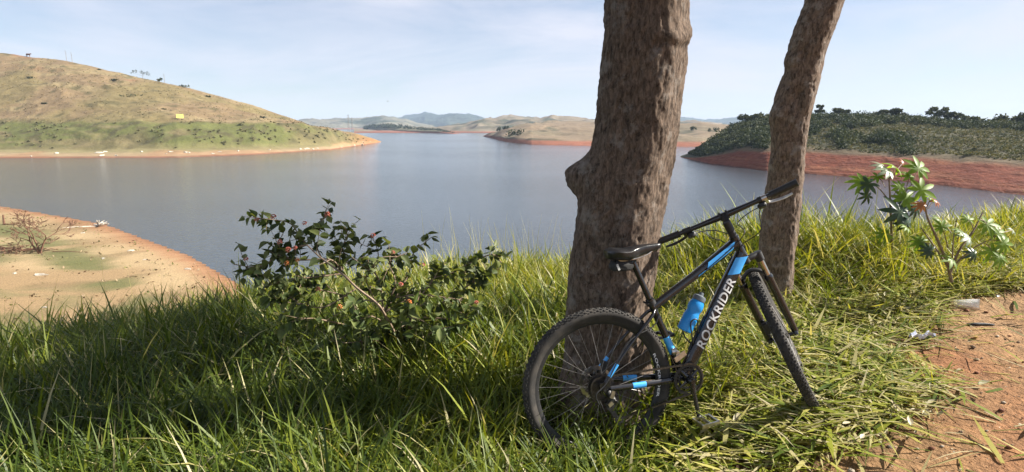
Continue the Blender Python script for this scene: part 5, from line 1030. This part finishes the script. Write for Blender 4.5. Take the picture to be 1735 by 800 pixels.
tag(MB().add(V, [(i*ny_+j, i*ny_+j+1, (i+1)*ny_+j+1, (i+1)*ny_+j) for i in range(nx_-1) for j in range(ny_-1)]).build('film_wrapper', M_paper, None, loc=p), 'crumpled white plastic wrapper lying at the edge of the grass and path', 'wrapper').location.z += .035
p = gpt(1661, 552); m = MB(); m.tube(spline([(-.085, .008, .008), (-.03, 0, .012), (.03, .003, .010), (.09, -.006, .008)], 4), [.005, .008, .0095, .009, .010, .009, .0085, .009, .009, .008, .007, .006, .003], 8); tag(m.build('burnt_stick', M_black, None, loc=p), 'short charred stick lying on the dirt path below the nearer cup', 'stick')
for i, (u, v, s, lab) in enumerate([(1690, 503, .012, 'small white paper scrap on the dirt above the nearer cup'), (1712, 466, .010, 'tiny white scrap just left of the far cup'), (1603, 668, .009, 'small white scrap on the path below the wrapper')]):
    p = gpt(u, v); rg = np.random.default_rng(i); V = [(x*s+rg.normal()*s*.2, y*s+rg.normal()*s*.2, s*.4+rg.random()*s*.8) for x in (-1, 0, 1) for y in (-1, 0, 1)]
    tag(MB().add(V, [(a, a+1, a+4, a+3) for a in (0, 1, 3, 4)]).build('paper_scrap', M_paper, None, loc=p), lab, 'paper scrap')
dl = [leafmesh('dry_leaf', .055*s, .022*s, c, M_dryleaf, droop=dr, teeth=False) for s, c, dr in [(1, .6, -.1), (.8, .4, .15), (1.3, .7, -.15)]]
for i, (u, v, a, s, lab) in enumerate([(1655, 658, .1, 1.3, 'pale dry leaf lying alone on the path right of the grass'), (1600, 655, 2., .9, 'small dry leaf on the path left of the lone pale leaf'), (1520, 722, 1.5, 1.1, 'upright curled dry leaf at the grass edge near the bottom'), (1540, 745, 1.2, 1.2, 'curled pale leaf on the dirt near the bottom right'),
        (1455, 768, .7, 1.1, 'pale leaf at the bottom among short grass right of the front wheel'), (1558, 521, 2.4, 1.1, 'pale dry leaf in the grass left of the nearer cup'), (1497, 517, .9, 1.1, 'pale upright dry leaf in the grass behind the wrapper'), (1340, 455+230, .3, 1.2, 'dry leaf beside the foot of the front wheel'),
        (1240, 735, .4, 1.2, 'dry leaf in the grass below the crankset'), (1570, 690, .2, 1., 'long dry leaf on the dirt below the wrapper'), (1425, 742, .2, 1., 'whitish leaf in short grass near the bottom edge')]):
    p = gpt(u, v); o = link('dry_leaf', dl[i % 3], None, None, p+[0, 0, .02 if u > 1560 else .07]); o.rotation_euler = (.25, -.2, a); o.scale = (s, s, s); tag(o, lab, 'leaf')
# broad clippings beside the path, single leaves
k = 0; crg = np.random.default_rng(91); Vs = []; Fs_ = []; off = 0
dv = [np.array([v.co[:] for v in m_.vertices]) for m_ in dl]; df = [np.array([p.vertices[:] for p in m_.polygons]) for m_ in dl]
while k < 420:
    y = 1.45+3.5*crg.random(); x = .9+3.2*crg.random(); q = float(path_mask(np.array([x]), np.array([y]))[0])
    if q > .93 or (q < .05 and crg.random() < .4): continue
    z = float(near_h(np.array([x]), np.array([y]))[0]); s_ = .35+.6*crg.random()**2; R_ = rotm((0, 0, 1), 6.28*crg.random()) @ rotm((1, 0, 0), .4*crg.normal()) @ rotm((0, 1, 0), .3*crg.normal())
    Vs.append(dv[k % 3]*s_ @ R_.T+[x, y, z+.012+.07*crg.random()*(1-q)]); Fs_.append(df[k % 3]+off); off += len(dv[k % 3]); k += 1
tag(link('leaf_litter', npmesh('leaf_litter', np.concatenate(Vs), np.concatenate(Fs_)), M_dryleaf), 'pale dry leaf litter strewn along the path edge', 'leaf litter', kind='stuff')

# ================================================================== HAZE
hz = MB(); hz.box((300, 2450, 40), (7000, 5300, 114)); 
m, nt, p = newmat('haze'); nt.nodes.remove(p); v = nt.nodes.new('ShaderNodeVolumePrincipled'); v.inputs['Color'].default_value = (.60, .76, 1, 1); v.inputs['Density'].default_value = .00016; v.inputs['Anisotropy'].default_value = .0
nt.links.new(v.outputs[0], nt.nodes['Material Output'].inputs['Volume']); m.cycles.homogeneous_volume = True
tag(link('haze', hz.mesh('haze', False), m), 'thin blue haze over the lake', 'haze', kind='stuff')
